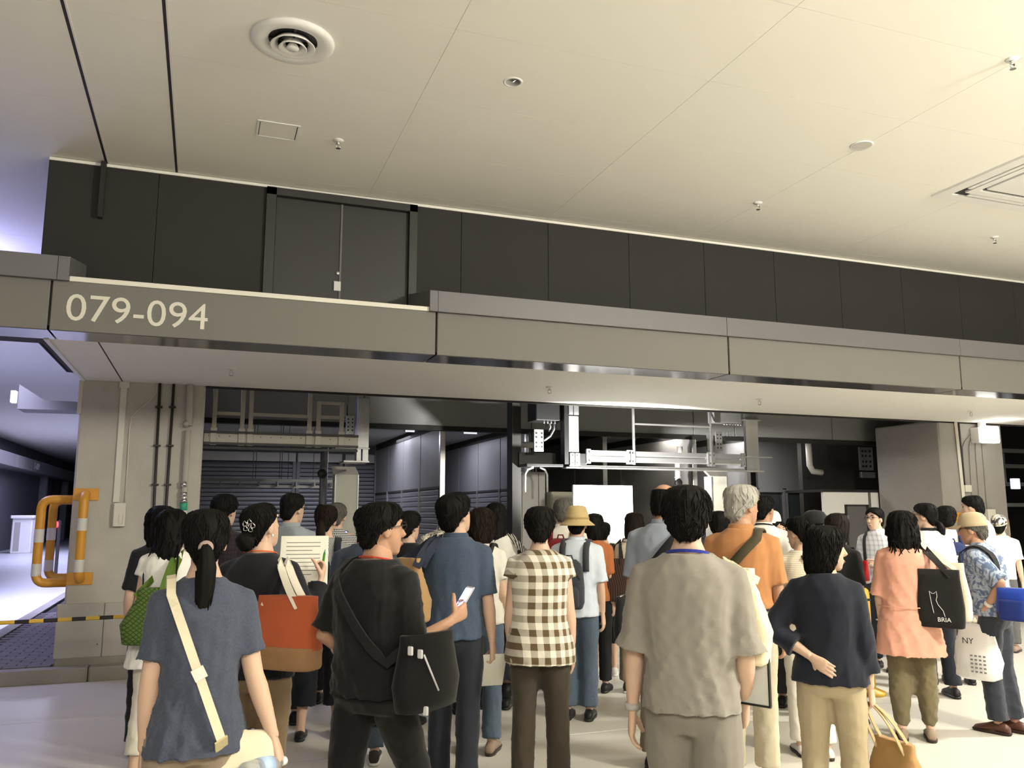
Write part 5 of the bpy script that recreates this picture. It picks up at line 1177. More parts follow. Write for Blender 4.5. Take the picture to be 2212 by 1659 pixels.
p3 = person('woman in heathered blue tee with black ponytail walking closest at the left', 447, 1103, 3.08, -4, True, build=.98, head=(3, 0), top_=B_(mat=cloth('c_blue_tee', C(75, 81, 97), 'heather', bump=.25), hem=.825, sl=.74, loose=1.1, flare=.010, amp=1.1), bot=B_(mat=cloth('c_beige_shorts', C(158, 140, 120)), loose=1.3), shoe=S_WHT, hair=('pony', H_BLACK, 1.1), armR=((.22, -.10, -.97), (.32, -.08, -.94), (-.9, .3, 0), 'hold'), armL=((.12, -.04, -.98), (.02, .14, -.98), (-1, .1, 0), 'relax'), feet=(.09, .06, -.10), ties=[(0, -.100, -.005), (.0, -.130, -.03), (.006, -.145, -.09), (.004, -.140, -.16), (-.002, -.128, -.225), (-.006, -.12, -.265)])
obj('hair_tie', MB().lathe([(.020, -.012), (.027, -.006), (.027, .006), (.020, .012)], (0, 0, 0), 16).xf(p3.H4 @ Matrix.Translation((0, -.124, -.018)) @ Matrix.Rotation(1.15, 4, 'X')), cloth('c_tie', C(170, 150, 140)), p3.hair, True)
hb = MB(); rr_ = random.Random(3); strands(hb, [(rr_.uniform(-.03, .03), -.15 + rr_.uniform(-.012, .02), -.10) for k in range(46)], [(rr_.uniform(-.04, .035), -.125 + rr_.uniform(-.025, .025), -.26 - rr_.uniform(0, .05)) for k in range(46)], 5, .0028, .012); obj('loose_strands', hb.xf(p3.H4), H_BLACK, p3.hair, True)
sling = cloth('c_canvas', C(222, 212, 184)); s = p3.s
cB = Vector((.155, -.06, .54)); t, off = held(p3, 'sling_bag', 'cream canvas sling bag at the hip of the blue tee woman', 'sling bag', cB)
R = []
for q, w_, d_, dx in ((0, .08, .03, 0), (.06, .105, .05, 0), (.4, .125, .055, 0), (.75, .125, .045, -.006), (.93, .115, .03, -.014), (1, .10, .016, -.02)): R.append([(cB.x + e_[0] + dx, cB.y + e_[1], cB.z + .30 * q + .03 * math.sin(3 * e_[1] / .1)) for e_ in ell(0, w_, d_, 0, 0, 28, 2.6)])
sb = part(t, off, 'bag_body', MB().rings(R), sling); JOBS.append((sb, .010, 1, ('cloth', .75, 21, .7, -.2, .4)))
pts, nm = over(p3, -.115 * s, .90 * s, .80 * s, xb=.075 * s, xf=.16 * s, off=.022, n=14); pts = [cB + Vector((-.075, -.03, .285))] + pts; nm = [Vector((.3, -1, 0))] + nm
part(t, off, 'strap', MB().ribbon(pts, .030, .005, nm), sling, False)
kq = pts[7]; part(t, off, 'buckle', MB().ribbon([kq + Vector((.012, -.004, -.02)), kq + Vector((-.006, -.004, .016))], .042, .007, nm[7]), M_CREAM, False)
part(t, off, 'tab', MB().ribbon([pts[0] + Vector((0, -.004, -.03)), pts[1] + Vector((0, -.006, 0))], .045, .006, nm[0]), cloth('c_tab', C(205, 190, 140)), False, sb)
hR = p3.HR; ax = Vector((.74, .66, -.06)).normalized(); q_ = ax.to_track_quat('Z', 'Y').to_matrix().to_4x4()
t, off = held(p3, 'water_bottle', 'clear plastic water bottle held low by the blue tee woman', 'bottle', hR); clear = mat('clear_plastic', (.80, .86, .92), .08, var=.02, trans=.75)
bM_ = Matrix.Translation(Vector((-.01, -.005, -.005)) - ax * .05) @ q_
obj('bottle_body', MB().lathe([(.001, -.105), (.024, -.110), (.033, -.100), (.0335, -.05), (.031, -.045), (.0335, -.04), (.0335, .03), (.026, .06), (.013, .075), (.013, .085)], (0, 0, 0), 24).xf(bM_), clear, t, True)
obj('label_band', MB().lathe([(.0342, -.035), (.0342, .02)], (0, 0, 0), 24).xf(bM_), mat('label_blue', (.45, .60, .85), .4), t, True); obj('bottle_cap', MB().lathe([(.001, .104), (.0155, .103), (.0155, .082), (.001, .081)], (0, 0, 0), 18).xf(bM_), M_WHITE, t, True)

p = person('man in dark plaid shirt with black hair standing before the wide shutter', 487, 1072, 6.6, 22, head=(12, 0), top_=B_(mat=cloth('c_dark_plaid', C(52, 40, 44), 'check', C(28, 28, 34), .035), hem=.88, sl=.8, loose=1.3, collar=True), bot=B_(mat=darkp), shoe=S_BLK, hair=('full', H_BLACK))
p5 = person('woman in black cardigan with flower hair clip reading a sheet', 572, 1087, 4.15, 14, True, build=1.06, head=(30, -14), top_=B_(mat=cloth('c_black_cardigan', C(24, 26, 32)), hem=.86, sl=1.92, loose=1.2, amp=.6, name='cardigan'), bot=B_(mat=cloth('c_brown_trousers', C(128, 108, 82)), loose=1.2), shoe=S_BLK, hair=('up', H_BLACK), armR=((.40, -.02, -.91), (.10, .60, .78), (-.9, -.3, 0), 'grip'), armL='read', feet=(.09, 0, .03), hunch=.03)
lanyard(p5, cloth('c_orange_cord', C(210, 90, 40)), .005)
obj('low_bun', tail_mb([(0, -.095, -.02), (0, -.115, -.035), (.01, -.115, -.055), (.01, -.095, -.065)], [.03, .048, .045, .02], 4, lobes=7, amp=.08).xf(p5.H4), H_BLACK, p5.hair, True)
fl_ = MB()
for k in range(5):
    a = 2 * PI * k / 5; c0 = Vector((.035 + .020 * math.cos(a), -.116 + .008 * math.cos(a), .036 + .020 * math.sin(a)))
    fl_.tube([c0 + Vector((.013 * math.cos(b), -.004 * math.sin(b * 2), .013 * math.sin(b))) for b in [2 * PI * j / 8 for j in range(9)]], .0028, 5, cap=False)
fl_.ellipsoid((.035, -.118, .036), (.006, .004, .006), 8, 6); obj('flower_clip', fl_.xf(p5.H4), M_CHROME, p5.root, True)
obj('earring', MB().ellipsoid((.073, -.005, -.042), (.006, .006, .007), 8, 6).xf(p5.H4), M_WHITE, p5.root, True)
tote(p5, 'orange canvas tote with tan base hanging from the black cardigan shoulder', Vector((.165, -.15, .90)), .36, .15, .32, cloth('c_orange_canvas', C(198, 98, 60)), cloth('c_ivory', C(228, 222, 204)), shoulder=Vector((.125 * p5.s, -.05, 1.425 * p5.s)), base_mt=cloth('c_tan_canvas', C(172, 132, 92)), base_h=.32, top=(.92, .5), hw=.034, rot=66)
hm_ = (p5.HL + p5.HR) / 2
t = slab_item(p5, 'paper_sheet', 'printed paper sheets held up by the black cardigan woman', 'paper', p5.HR + Vector((-.10, .05, .02)), (.24, .004, .30), paper, M3(-10, -28)); 
pm_ = MB()
for k in range(9): pm_.box(-.09, .08 - .04 * (k % 3 == 2), -.0032, -.0022, .11 - k * .022, .114 - k * .022)
o = obj('printed_lines', pm_.xf(M3(-10, -28).to_4x4()), mat('print_grey', (.25, .24, .22), .8), t.children[0]); o['kind'] = 'stuff'
t, off = held(p5, 'marker_pen', 'green pen in the hand of the black cardigan woman', 'pen', p5.HR); obj('barrel', MB().tube([(0, 0, -.03), (.012, .0, .07)], .006, 8), cloth('c_pen_green', C(70, 140, 40)), t, True); obj('tip', MB().tube([(.012, 0, .07), (.015, 0, .09)], [.005, .002], 8), M_GREEN, t, True)

p = person('man in pale blue-grey polo with glasses facing the wide shutter', 632, 1068, 6.8, 12, head=(30, 0), top_=B_(mat=cloth('c_pale_polo', C(168, 176, 184)), hem=.86, sl=.8, loose=1.6, collar=True), bot=B_(mat=darkp), shoe=S_BLK, hair=('short', H_BLACK), glasses=True)
p7 = person('woman in fine striped shirt and wide black cropped trousers with a ponytail', 705, 1092, 6.35, 3, True, head=(14, 0), top_=B_(mat=cloth('c_fine_stripe', C(205, 205, 205), 'stripe', C(60, 62, 72), .010), hem=.86, sl=.95, loose=1.9), bot=B_(mat=cloth('c_wide_black', C(26, 27, 34)), hem=.23, loose=2.5, amp=.8), shoe=S_FLAT, hair=('pony', H_BROWN), feet=(.13, 0, .03))
backpack(p7, 'navy blue soft backpack of the striped shirt woman', cloth('c_navy_pack', C(34, 38, 52)), z0=.86, z1=1.32, w=.30, dp=.16, x0=-.06)
p8 = person('grey haired man in small checks raising a camera behind the striped shirt woman', 728, 1088, 7.5, 10, head=(4, 4), top_=B_(mat=cloth('c_small_check', C(215, 215, 210), 'gingham', C(44, 46, 56), .018), hem=.88, sl=.85, loose=1.4, collar=True), bot=B_(mat=darkp), shoe=S_BLK, hair=('short', H_SALT), armR='photo', armL='photo')
slab_item(p8, 'compact_camera', 'small camera with lit screen raised by the checked shirt man', 'camera', (p8.HL + p8.HR) / 2 + Vector((0, .02, .03)), (.11, .025, .07), plastic_b, None, scr)
p = person('person in navy shirt with a bag strap hidden behind the black tee man', 792, 1098, 5.75, 4, top_=B_(mat=cloth('c_navy_shirt', C(56, 64, 78)), hem=.86, sl=.85, loose=1.5), bot=B_(mat=jeans), shoe=S_SNK, hair=('short', H_BLACK))
strap_bag(p, 'dark bag worn across the navy shirt person', strap_blk, Vector((-.22, -.02, .82)), .26, .10, .24, .10)

p10 = person('heavy man in black tee and glasses striding to the right with a lit phone', 828, 1089, 3.75, 42, build=1.14, head=(24, -2), top_=B_(mat=cloth('c_black_tee', C(19, 19, 20)), hem=.87, sl=.92, loose=1.9, amp=.95), bot=B_(mat=cloth('c_black_pants', C(17, 17, 18)), loose=1.5), shoe=S_BLK, skin=SKIN2, hair=('short', H_BLACK, 1.7), face=True, glasses=True, armR=((.20, .02, -.98), (.16, .88, .36), (-1, 0, .2), 'grip'), armL=((.22, -.30, -.92), (-.30, .85, -.25), (-1, 0, 0), 'grip'), feet=(.09, -.26, .30))
lanyard(p10, cloth('c_red_cord', C(200, 60, 40)), .006)
slab_item(p10, 'smartphone', 'smartphone with a bright screen in the hand of the black tee man', 'phone', p10.HR + Vector((-.01, .02, .045)), (.068, .009, .13), mat('phone_white', (.6, .58, .55), .3), M3(25, -35), scr)
cB = Vector((.25, .05, .80)); t, off = held(p10, 'messenger_bag', 'big black messenger bag with white zip pulls beside the black tee man', 'messenger bag', cB)
mbd = part(t, off, 'bag_body', bagloft(cB, .36, .15, .30, (.90, .70), .10, p=2.2), cloth('c_black_nylon', C(9, 9, 10), rough=.9)); 
pts, nm = over(p10, -.12 * p10.s, 1.03 * p10.s, 1.0 * p10.s, xb=.17 * p10.s, xf=.17 * p10.s, off=.02, n=12); pts = [cB + Vector((-.02, -.12, .25))] + pts + [cB + Vector((-.02, .12, .25))]; nm = [nm[0]] + nm + [nm[-1]]
part(t, off, 'strap', MB().ribbon(pts, .042, .008, nm), strap_blk, False)
zp_ = mat('zip_white', (.62, .62, .62), .4)
part(t, off, 'zip', MB().tube([cB + Vector((.065, -.10, .23)), cB + Vector((.079, -.02, .08))], .0045, 6), zp_, True, mbd)
for q in ((.04, -.155, .25), (.062, -.12, .235), (.07, -.09, .012)):
    part(t, off, 'zip_pull', MB().cbox(cB.x + q[0] - .013, cB.x + q[0] + .013, cB.y + q[1] - .006, cB.y + q[1] + .006, cB.z + q[2] - .017, cB.z + q[2] + .017, .004), zp_, False, mbd)

# ---- centre
p = person('dark haired woman in black top between the black tee man and the denim shirt', 886, 1108, 6.7, 25, True, head=(12, -4), top_=B_(mat=cloth('c_black_top', C(26, 26, 28)), hem=.86, sl=.9, loose=1.5), bot=B_(mat=blackp), shoe=S_BLK, hair=('full', H_BLACK))
p = person('person in white floral shirt hidden behind the denim shirt man', 962, 1079, 7.1, -12, head=(0, 0), top_=B_(mat=cloth('c_white_floral', C(215, 208, 190), 'floral', C(88, 82, 74), .03), hem=.86, sl=.9, loose=1.6, collar=True), bot=B_(mat=darkp), shoe=S_BLK, hair=('short', H_BLACK))
p12 = person('man in denim blue shirt looking down to the right with a paper in hand', 990, 1071, 5.1, 16, head=(26, -14), top_=B_(mat=cloth('c_denim', C(70, 84, 104), 'heather'), hem=.875, sl=.88, loose=1.7, collar=True, amp=.7), bot=B_(mat=cloth('c_dark_jeans', C(40, 43, 52)), loose=1.2), shoe=S_SNK, hair=('full', H_BLACK, 1.4), glasses=True, armR='carry', hunch=.04, feet=(.09, .04, -.02))
tote(p12, 'tan paper-like tote slung high on the back of the denim shirt man', Vector((-.23, -.17, .98)), .30, .13, .36, cloth('c_kraft', C(172, 138, 94)), cloth('c_navy_strap', C(40, 46, 62)), shoulder=Vector((-.10, -.03, 1.45 * p12.s)), top=(.60, .4), rot=70, hw=.05, soft=.6)
slab_item(p12, 'folded_paper', 'folded white leaflet held low by the denim shirt man', 'paper', p12.HR + Vector((0, .02, -.07)), (.006, .15, .21), paper, M3(60, 0, 25))
p14 = person('woman in white blouse and blue jeans with a short bob and a black shoulder bag', 1040, 1101, 6.0, 14, True, head=(12, 0), top_=B_(mat=cloth('c_white_blouse', C(218, 214, 204)), hem=.88, sl=.62, loose=2.0, amp=.8, name='blouse'), bot=B_(mat=jeans, loose=1.3), shoe=S_TAN, hair=('bob', H_BROWN), armR='low')
strap_bag(p14, 'black leather shoulder bag on the back of the white blouse woman', leather_blk, Vector((-.04, -.235, .84)), .17, .28, .26, .10)
slab_item(p14, 'smartphone', 'dark phone held low by the white blouse woman', 'phone', p14.HR + Vector((0, .02, .02)), (.065, .008, .13), plastic_b, M3(0, -50), M_GLASS)
tcard, off = held(p14, 'badge_card', 'white paper badge hanging at the elbow of the denim shirt man', 'badge', Vector((-.17, -.16, 1.09))); obj('card', MB().cbox(-.03, .03, -.002, .002, -.05, .05, .002), paper, tcard); obj('emblem', MB().lathe([(.014, -.0035), (.018, -.0025)], (0, 0, .0), 14, 'y'), M_PANEL, tcard)
p15 = person('woman in white top and long black skirt with straight black hair', 1072, 1089, 7.3, 8, True, head=(-4, 0), top_=B_(mat=cloth('c_white_knit', C(222, 219, 210)), hem=.90, sl=.6, loose=1.6, name='blouse'), bot=B_(mat=cloth('c_black_skirt', C(30, 31, 38)), kind='skirt', hem=.24, loose=1.0, amp=1.1), shoe=B_(mat=S_BLK['mat'], sole=M_BLACK, sock=S_BLK['mat'], sockh=.12), hair=('long', H_BLACK))
tote(p15, 'black and white patterned tote of the long skirt woman', Vector((.24, -.04, .98)), .26, .11, .30, cloth('c_bw_pattern', C(60, 58, 56), 'floral', C(20, 20, 22), .02), cloth('c_bw_stripe', C(200, 195, 185), 'stripe', C(25, 25, 25), .02), shoulder=Vector((.12, -.02, 1.44 * p15.s)), rot=70)
p16 = person('woman in brown and white gingham blouse with short black hair', 1166, 1100, 5.0, 2, True, build=1.05, top_=B_(mat=cloth('c_gingham', C(232, 226, 210), 'gingham', C(98, 82, 58), .074), hem=.79, sl=.30, loose=2.1, amp=.45, flare=.012, name='blouse'), bot=B_(mat=cloth('c_brown_pants', C(68, 60, 50)), loose=1.3), shoe=S_BLK, hair=('full', H_BLACK), armL=((.16, -.04, -.98), (.0, .20, -.97), (-1, .1, 0), 'relax'), feet=(.11, 0, .02))
p17 = person('grey haired man in white shirt with a red backpack facing the board', 1216, 1079, 7.7, 6, top_=B_(mat=white_c, hem=.88, sl=.8, loose=1.4, collar=True), bot=B_(mat=darkp), shoe=S_BLK, hair=('short', H_SALT))
backpack(p17, 'dark red backpack of the grey haired man by the board', cloth('c_red_pack', C(128, 26, 34)), z0=.95, z1=1.36)
p18 = person('man in khaki bucket hat and pale blue shirt with blue jeans', 1247, 1091, 6.9, 10, hat=.045, top_=B_(mat=cloth('c_pale_blue', C(206, 214, 226)), hem=.82, sl=.95, loose=2.4, collar=True, amp=1.0, cuff=.015), bot=B_(mat=jeans, loose=1.5), shoe=S_BLK, hair=('short', H_BLACK), feet=(.09, 0, .02))
cap(p18, 'bucket_hat', cloth('c_khaki_hat', C(206, 182, 130)), 'bucket', cloth('c_hat_band', C(176, 150, 102)))
backpack(p18, 'dark grey backpack of the bucket hat man', cloth('c_grey_pack', C(62, 64, 70)), z0=.90, z1=1.30, w=.26, dp=.13, x0=-.03)
p = person('person in orange tee with black trousers right behind the bucket hat man', 1284, 1112, 7.9, 14, True, top_=B_(mat=cloth('c_rust_tee', C(186, 112, 66)), hem=.86, sl=.9, loose=1.4), bot=B_(mat=blackp), shoe=S_BLK, hair=('bob', H_BLACK), feet=(.09, 0, .05))
p20 = person('small woman with a black cap of hair in white top before the board', 1303, 1128, 8.7, 0, True, top_=B_(mat=cloth('c_white_dots', C(226, 222, 212), 'floral', C(120, 112, 105), .03), hem=.86, sl=.8, loose=1.5), bot=B_(mat=blackp, hem=.34), shoe=S_WHT, hair=('bun', H_BLACK))
strap_bag(p20, 'black strap bag on the back of the small woman before the board', strap_blk, Vector((-.08, -.20, .95)), .14, .22, .26, .09, sw_=.05)
p21 = person('woman in cream top and tan trousers with short hair left of the bald man', 1370, 1110, 7.9, 4, True, top_=B_(mat=creamc, hem=.88, sl=1.1, loose=1.7), bot=B_(mat=cloth('c_tan_trousers', C(150, 136, 112)), loose=1.5), shoe=S_SNK, hair=('bob', H_BROWN), feet=(.10, 0, .02))
obj('checked_scarf', MB().tube([(math.sin(t) * .10 * p21.s, p21.LY(1.45) * p21.s - math.cos(t) * .085 * p21.s - .01, (1.435 - .015 * math.cos(t)) * p21.s) for t in [2 * PI * k / 20 for k in range(21)]], .026, 8), cloth('c_scarf', C(214, 204, 186), 'gingham', C(50, 44, 44), .022), p21.root, True)
tote(p21, 'brown striped tote of the cream top woman', Vector((-.20, -.10, .80)), .36, .13, .38, cloth('c_brown_stripe', C(92, 66, 54), 'stripe', C(44, 34, 32), .016), strap_blk, shoulder=Vector((-.11, -.03, 1.44 * p21.s)), rot=75)
p22 = person('tall balding man in blue-grey shirt with a black strap across the back', 1433, 1046, 5.6, 10, head=(22, 4), build=1.05, top_=B_(mat=cloth('c_blue_grey', C(150, 158, 172)), hem=.86, sl=.9, loose=1.9, collar=True, amp=.7), bot=B_(mat=cloth('c_taupe', C(128, 118, 100)), loose=1.4), shoe=S_BLK, skin=SKIN2, hair=('bald', H_BLACK))
strap_bag(p22, 'black bag slung across the balding man', strap_blk, Vector((-.26, -.06, .80)), .28, .11, .26, .12, sw_=.055)

p23 = person('man in loose grey tunic and grey trousers walking nearest at the centre', 1483, 1058, 3.32, 6, build=1.0, head=(-3, 0), top_=B_(mat=cloth('c_grey_tunic', C(152, 146, 136)), hem=.875, sl=1.02, loose=2.3, amp=.95, cuff=.02, name='tunic'), bot=B_(mat=cloth('c_grey_pants', C(140, 134, 124)), loose=1.8), shoe=S_BLK, hair=('full', H_BLACK, 1.3), armL=((.20, .02, -.98), (.08, .12, -.99), (-1, .1, 0), 'relax'), armR=((.16, -.06, -.98), (-.05, .55, -.83), (-1, .1, 0), 'grip'), feet=(.09, .12, -.14))
lanyard(p23, cloth('c_blue_cord', C(42, 54, 150)))
obj('wristband', MB().lathe([(.030, -.012), (.030, .012)], (0, 0, 0), 16).xf(Matrix.Translation(p23.W[-1] + Vector((0, 0, .02)))), cloth('c_band', C(190, 185, 178)), p23.root, True)
tote(p23, 'pale cream cloth bag at the right side of the grey tunic man', Vector((.20, .07, 1.03)), .20, .10, .36, cloth('c_pale_cream', C(232, 222, 188)), None, shoulder=Vector((.12 * p23.s, .03, 1.43 * p23.s)), rot=60, top=(.5, .5), sag=.12, soft=.7)
t, off = held(p23, 'document_file', 'clear plastic file of documents under the cream bag', 'file', Vector((.20, .07, .99)))
fM = M3(-62, 0).to_4x4(); obj('sleeve', MB().box(-.02, .02, -.12, .12, -.15, .15).xf(fM) if False else MB().cbox(-.09, .09, -.004, .004, -.10, .10, .002).xf(M3(25, 0).to_4x4()), mat('file_clear', (.62, .62, .58), .15, var=.15, scale=14), t); obj('edge_binding', MB().box(-.092, .092, -.006, .006, -.106, -.098).box(.086, .093, -.006, .006, -.10, .10).xf(M3(25, 0).to_4x4()), M_BLACK, t)

# ---- right group
p = person('dark haired person glimpsed between the grey tunic and the orange polo', 1553, 1108, 7.2, 5, top_=B_(mat=cloth('c_navy_shirt', C(56, 64, 78)), hem=.86, sl=.8, loose=1.4), bot=B_(mat=darkp), shoe=S_BLK, hair=('full', H_BLACK))
p24 = person('grey haired man in orange polo with an olive strap across the back', 1600, 1053, 5.3, 12, head=(34, 0), build=1.06, top_=B_(mat=cloth('c_orange_polo', C(192, 134, 86)), hem=.99, sl=.85, loose=1.6, collar=True, amp=.75, name='polo_shirt'), bot=B_(mat=cloth('c_stone', C(206, 196, 170)), loose=1.4), shoe=S_PINK, skin=SKIN2, hair=('full', H_GREY, 1.2), face=True, armR=((.14, .02, -.98), (.04, .18, -.98), (-1, .1, 0), 'relax'), feet=(.09, 0, .06))
obj('belt', MB().rings([ell(z * p24.s, a * p24.s, b * p24.s, 0, 0, 28) for z, a, b in ((.985, .178, .130), (1.02, .176, .128))], cap=False), leather_blk, p24.root, True)
strap_bag(p24, 'olive strapped bag carried by the orange polo man', cloth('c_olive', C(72, 66, 46)), Vector((-.27, .02, .80)), .28, .11, .26, .115, sw_=.055)
p25 = person('man in white shirt and black trousers with thinning hair', 1648, 1072, 7.4, 12, head=(18, 0), top_=B_(mat=white_c, hem=.96, sl=.85, loose=1.6, collar=True), bot=B_(mat=cloth('c_charcoal', C(48, 48, 50)), loose=1.6), shoe=S_BLK, skin=SKIN2, hair=('short', H_BLACK))
lanyard(p25, strap_blk)
p27 = person('person in a white cap peeking out behind the white shirt man', 1667, 1100, 8.6, 20, hat=.04, top_=B_(mat=white_c, hem=.86, sl=.8, loose=1.4), bot=B_(mat=darkp), shoe=S_SNK, hair=('short', H_BLACK)); cap(p27, 'cap', cloth('c_white_cap', C(236, 232, 222)), back_=True)
p28 = person('young person in blue shirt facing the camera with a black device', 1683, 1128, 9.1, 168, head=(-8, -8), top_=B_(mat=cloth('c_periwinkle', C(132, 140, 190)), hem=.86, sl=.8, loose=1.4), bot=B_(mat=darkp), shoe=S_SNK, hair=('short', H_BLACK), face=True, armR='read', armL='read')
slab_item(p28, 'compact_camera', 'black device held at the chest by the blue shirt youngster', 'camera', (p28.HL + p28.HR) / 2, (.10, .04, .08), plastic_b, None, M_GLASS)
p29 = person('woman in cream striped blouse and white trousers facing left with a bun', 1727, 1117, 5.9, -16, True, head=(-30, 2), top_=B_(mat=cloth('c_cream_stripe', C(222, 212, 192), 'hstripe', C(198, 186, 164), .014), hem=.92, sl=.42, loose=1.7, name='blouse'), bot=B_(mat=cloth('c_white_slacks', C(232, 228, 216)), loose=1.45), shoe=B_(mat=S_WHT['mat'], sole=S_TAN['sole'], h=.8), hair=('bun', H_BLACK), armL='cross', armR='cross', feet=(.08, .04, -.03), face=True)
strap_bag(p29, 'red pouch on a brown strap of the cream blouse woman', cloth('c_red_pouch', C(190, 80, 50)), Vector((.20, .06, .96)), .18, .07, .15, -.03, cloth('c_brown_strap', C(70, 52, 42)), sw_=.022)
p30 = person('person in a black cap behind the navy blouse woman', 1762, 1099, 7.1, 60, hat=.04, top_=B_(mat=cloth('c_black_top', C(26, 26, 28)), hem=.86, sl=.8, loose=1.4), bot=B_(mat=darkp), shoe=S_BLK, hair=('short', H_BLACK)); cap(p30, 'cap', cloth('c_black_cap', C(28, 30, 30)))
p31 = person('woman in navy blouse with one hand on her back and beige trousers', 1778, 1141, 4.3, 8, True, build=1.06, head=(58, 0), top_=B_(mat=cloth('c_navy_blouse', C(30, 34, 46)), hem=.865, sl=1.62, loose=1.7, flare=.008, amp=.55, cuff=.012, name='blouse'), bot=B_(mat=beige, loose=1.35), shoe=S_TAN, hair=('bob', H_BLACK), armL=((.50, -.36, -.79), (-.82, -.14, -.50), (.0, 1, 0), 'flat'), armR='carry', feet=(.11, 0, .02), face=True)
tote(p31, 'tan soft tote carried low by the navy blouse woman', p31.HR + Vector((.09, .06, -.46)), .32, .17, .30, cloth('c_tan_tote', C(176, 138, 88)), cloth('c_tote_handle', C(196, 172, 130)), hand=p31.HR, top=(.75, .35), rot=50, hw=.02, soft=.6)
p32 = person('long haired woman in black hidden behind the navy blouse woman', 1808, 1112, 6.7, 20, True, head=(10, 0), top_=B_(mat=cloth('c_black_top', C(26, 26, 28)), hem=.86, sl=.9, loose=1.4), bot=B_(mat=darkp), shoe=S_BLK, hair=('long', H_BROWN))
tote(p32, 'bright red bag with white trim beside the navy blouse woman', Vector((.115, .04, 1.06)), .20, .10, .17, cloth('c_red_bag', C(205, 28, 34)), strap_blk, shoulder=Vector((.10, -.01, 1.43 * p32.s)), rot=80, base_mt=cloth('c_white_trim', C(225, 215, 210)), base_h=.12)
p33 = person('man in white checked shirt and glasses facing the camera with a camera', 1888, 1098, 8.9, -155, head=(10, 0), top_=B_(mat=cloth('c_white_check', C(220, 222, 226), 'check', C(170, 176, 190), .05), hem=.90, sl=.8, loose=1.4, collar=True), bot=B_(mat=navyp), shoe=S_BLK, hair=('short', H_BLACK), face=True, glasses=True, armR=((.16, .10, -.98), (-.12, .95, .2), (-1, 0, 0), 'grip'), armL=((.16, .10, -.98), (-.3, .85, .05), (-1, 0, 0), 'grip'))
t, off = held(p33, 'slr_camera', 'black camera with a lens held by the white checked shirt man', 'camera', p33.HR + Vector((-.03, .04, .02))); obj('camera_body', MB().cbox(-.07, .07, -.03, .03, -.045, .045, .012).cbox(-.025, .025, -.03, .03, .04, .07, .01), plastic_b, t); obj('lens', MB().lathe([(.035, .03), (.037, .06), (.034, .10), (.03, .105), (.001, .10)], (0, 0, 0), 20, 'y'), plastic_b, t, True); obj('lens_ring', MB().lathe([(.0375, .08), (.0375, .088)], (0, 0, 0), 20, 'y'), M_CHROME, t, True)
pts, nm = over(p33, .09 * p33.s, 1.3 * p33.s, 1.12 * p33.s, xf=.08, off=.016); part(t, off, 'strap', MB().ribbon(pts, .035, .005, nm), strap_blk, False)
slab_item(p33, 'leaflet', 'grey leaflets in the hand of the white checked shirt man', 'paper', p33.HL + Vector((0, .05, .0)), (.20, .14, .008), paper, M3(20, 10))
p34 = person('woman in long peach tunic with wavy black hair and olive trousers', 1946, 1108, 6.3, -4, True, build=1.10, head=(-6, 0), top_=B_(mat=cloth('c_peach', C(214, 158, 136)), hem=.62, sl=1.10, loose=2.2, flare=.035, amp=.9, cuff=.02, name='tunic'), bot=B_(mat=cloth('c_olive_pants', C(112, 102, 76)), kind='taper', loose=1.9, amp=.9), shoe=S_TAN, hair=('wavy', H_BLACK, 1.5), armL=((.20, .0, -.98), (.02, .16, -.98), (-1, .1, 0), 'relax'), armR='strap', feet=(.10, -.02, .03))
obj('waist_seam', MB().rings([ell(z * p34.s, prof_at(p34.prof, z * p34.s)[0] + .012, prof_at(p34.prof, z * p34.s)[1] + .012, prof_at(p34.prof, z * p34.s)[2], 0, 28, 2.35) for z in (.985, .993)], cap=False), MATS['c_peach'], p34.top, True)
hb = MB(); rr_ = random.Random(8); strands(hb, [(rr_.uniform(-.10, .10), -.13 + rr_.uniform(-.03, .05), -.10) for k in range(60)], [(rr_.uniform(-.14, .14), -.12 + rr_.uniform(-.06, .05), -.24 - rr_.uniform(0, .06)) for k in range(60)], 6, .005, .025); obj('loose_strands', hb.xf(p34.H4), H_BLACK, p34.hair, True)
obj('bracelet', MB().lathe([(.030, -.004), (.033, 0), (.030, .004)], (0, 0, 0), 16).xf(Matrix.Translation(p34.W[-1] + Vector((0, 0, .02)))), M_WHITE, p34.root, True)
cB = Vector((.20, -.17, .80)); tb = tote(p34, 'black tote with a white cat line drawing beside the peach tunic', cB, .30, .07, .40, cloth('c_black_canvas', C(28, 27, 26)), None, shoulder=Vector((.13, -.04, 1.43 * p34.s)), rot=72, top=(.9, .6))
def onbag(u, v, q=.045): Rm = Matrix.Rotation(math.radians(72), 3, 'Z'); return Rm @ Vector((-q * -1 if False else -q, u, v)) 
ln = MB(); cat_ = [(-.04, .10), (-.05, .16), (-.055, .20), (-.06, .25), (-.045, .235), (-.03, .235), (-.015, .25), (-.012, .215), (-.02, .19), (-.01, .16), (.02, .12), (.03, .08)]
for sgn in (1, -1):
    pass
bb_ = tb.children[0]
ln.tube([Matrix.Rotation(math.radians(72), 3, 'Z') @ Vector((-.0375, -u, v)) for u, v in cat_], .0016, 4); o = obj('cat_drawing', ln, M_WHITE, bb_)
tx = text_mesh('lettering', 'BRIA', .042, M_WHITE, (0, 0, 0), bb_, .0006); tx.location = Matrix.Rotation(math.radians(72), 3, 'Z') @ Vector((-.0385, .02, .045)); tx.rotation_euler = (PI / 2, 0, math.radians(72 - 90))
tote(p34, 'cream tote hanging behind the black cat tote', Vector((.27, -.02, .84)), .30, .08, .40, cloth('c_ecru', C(226, 214, 190)), None, shoulder=Vector((.14, .0, 1.43 * p34.s)), rot=60, top=(.8, .5))
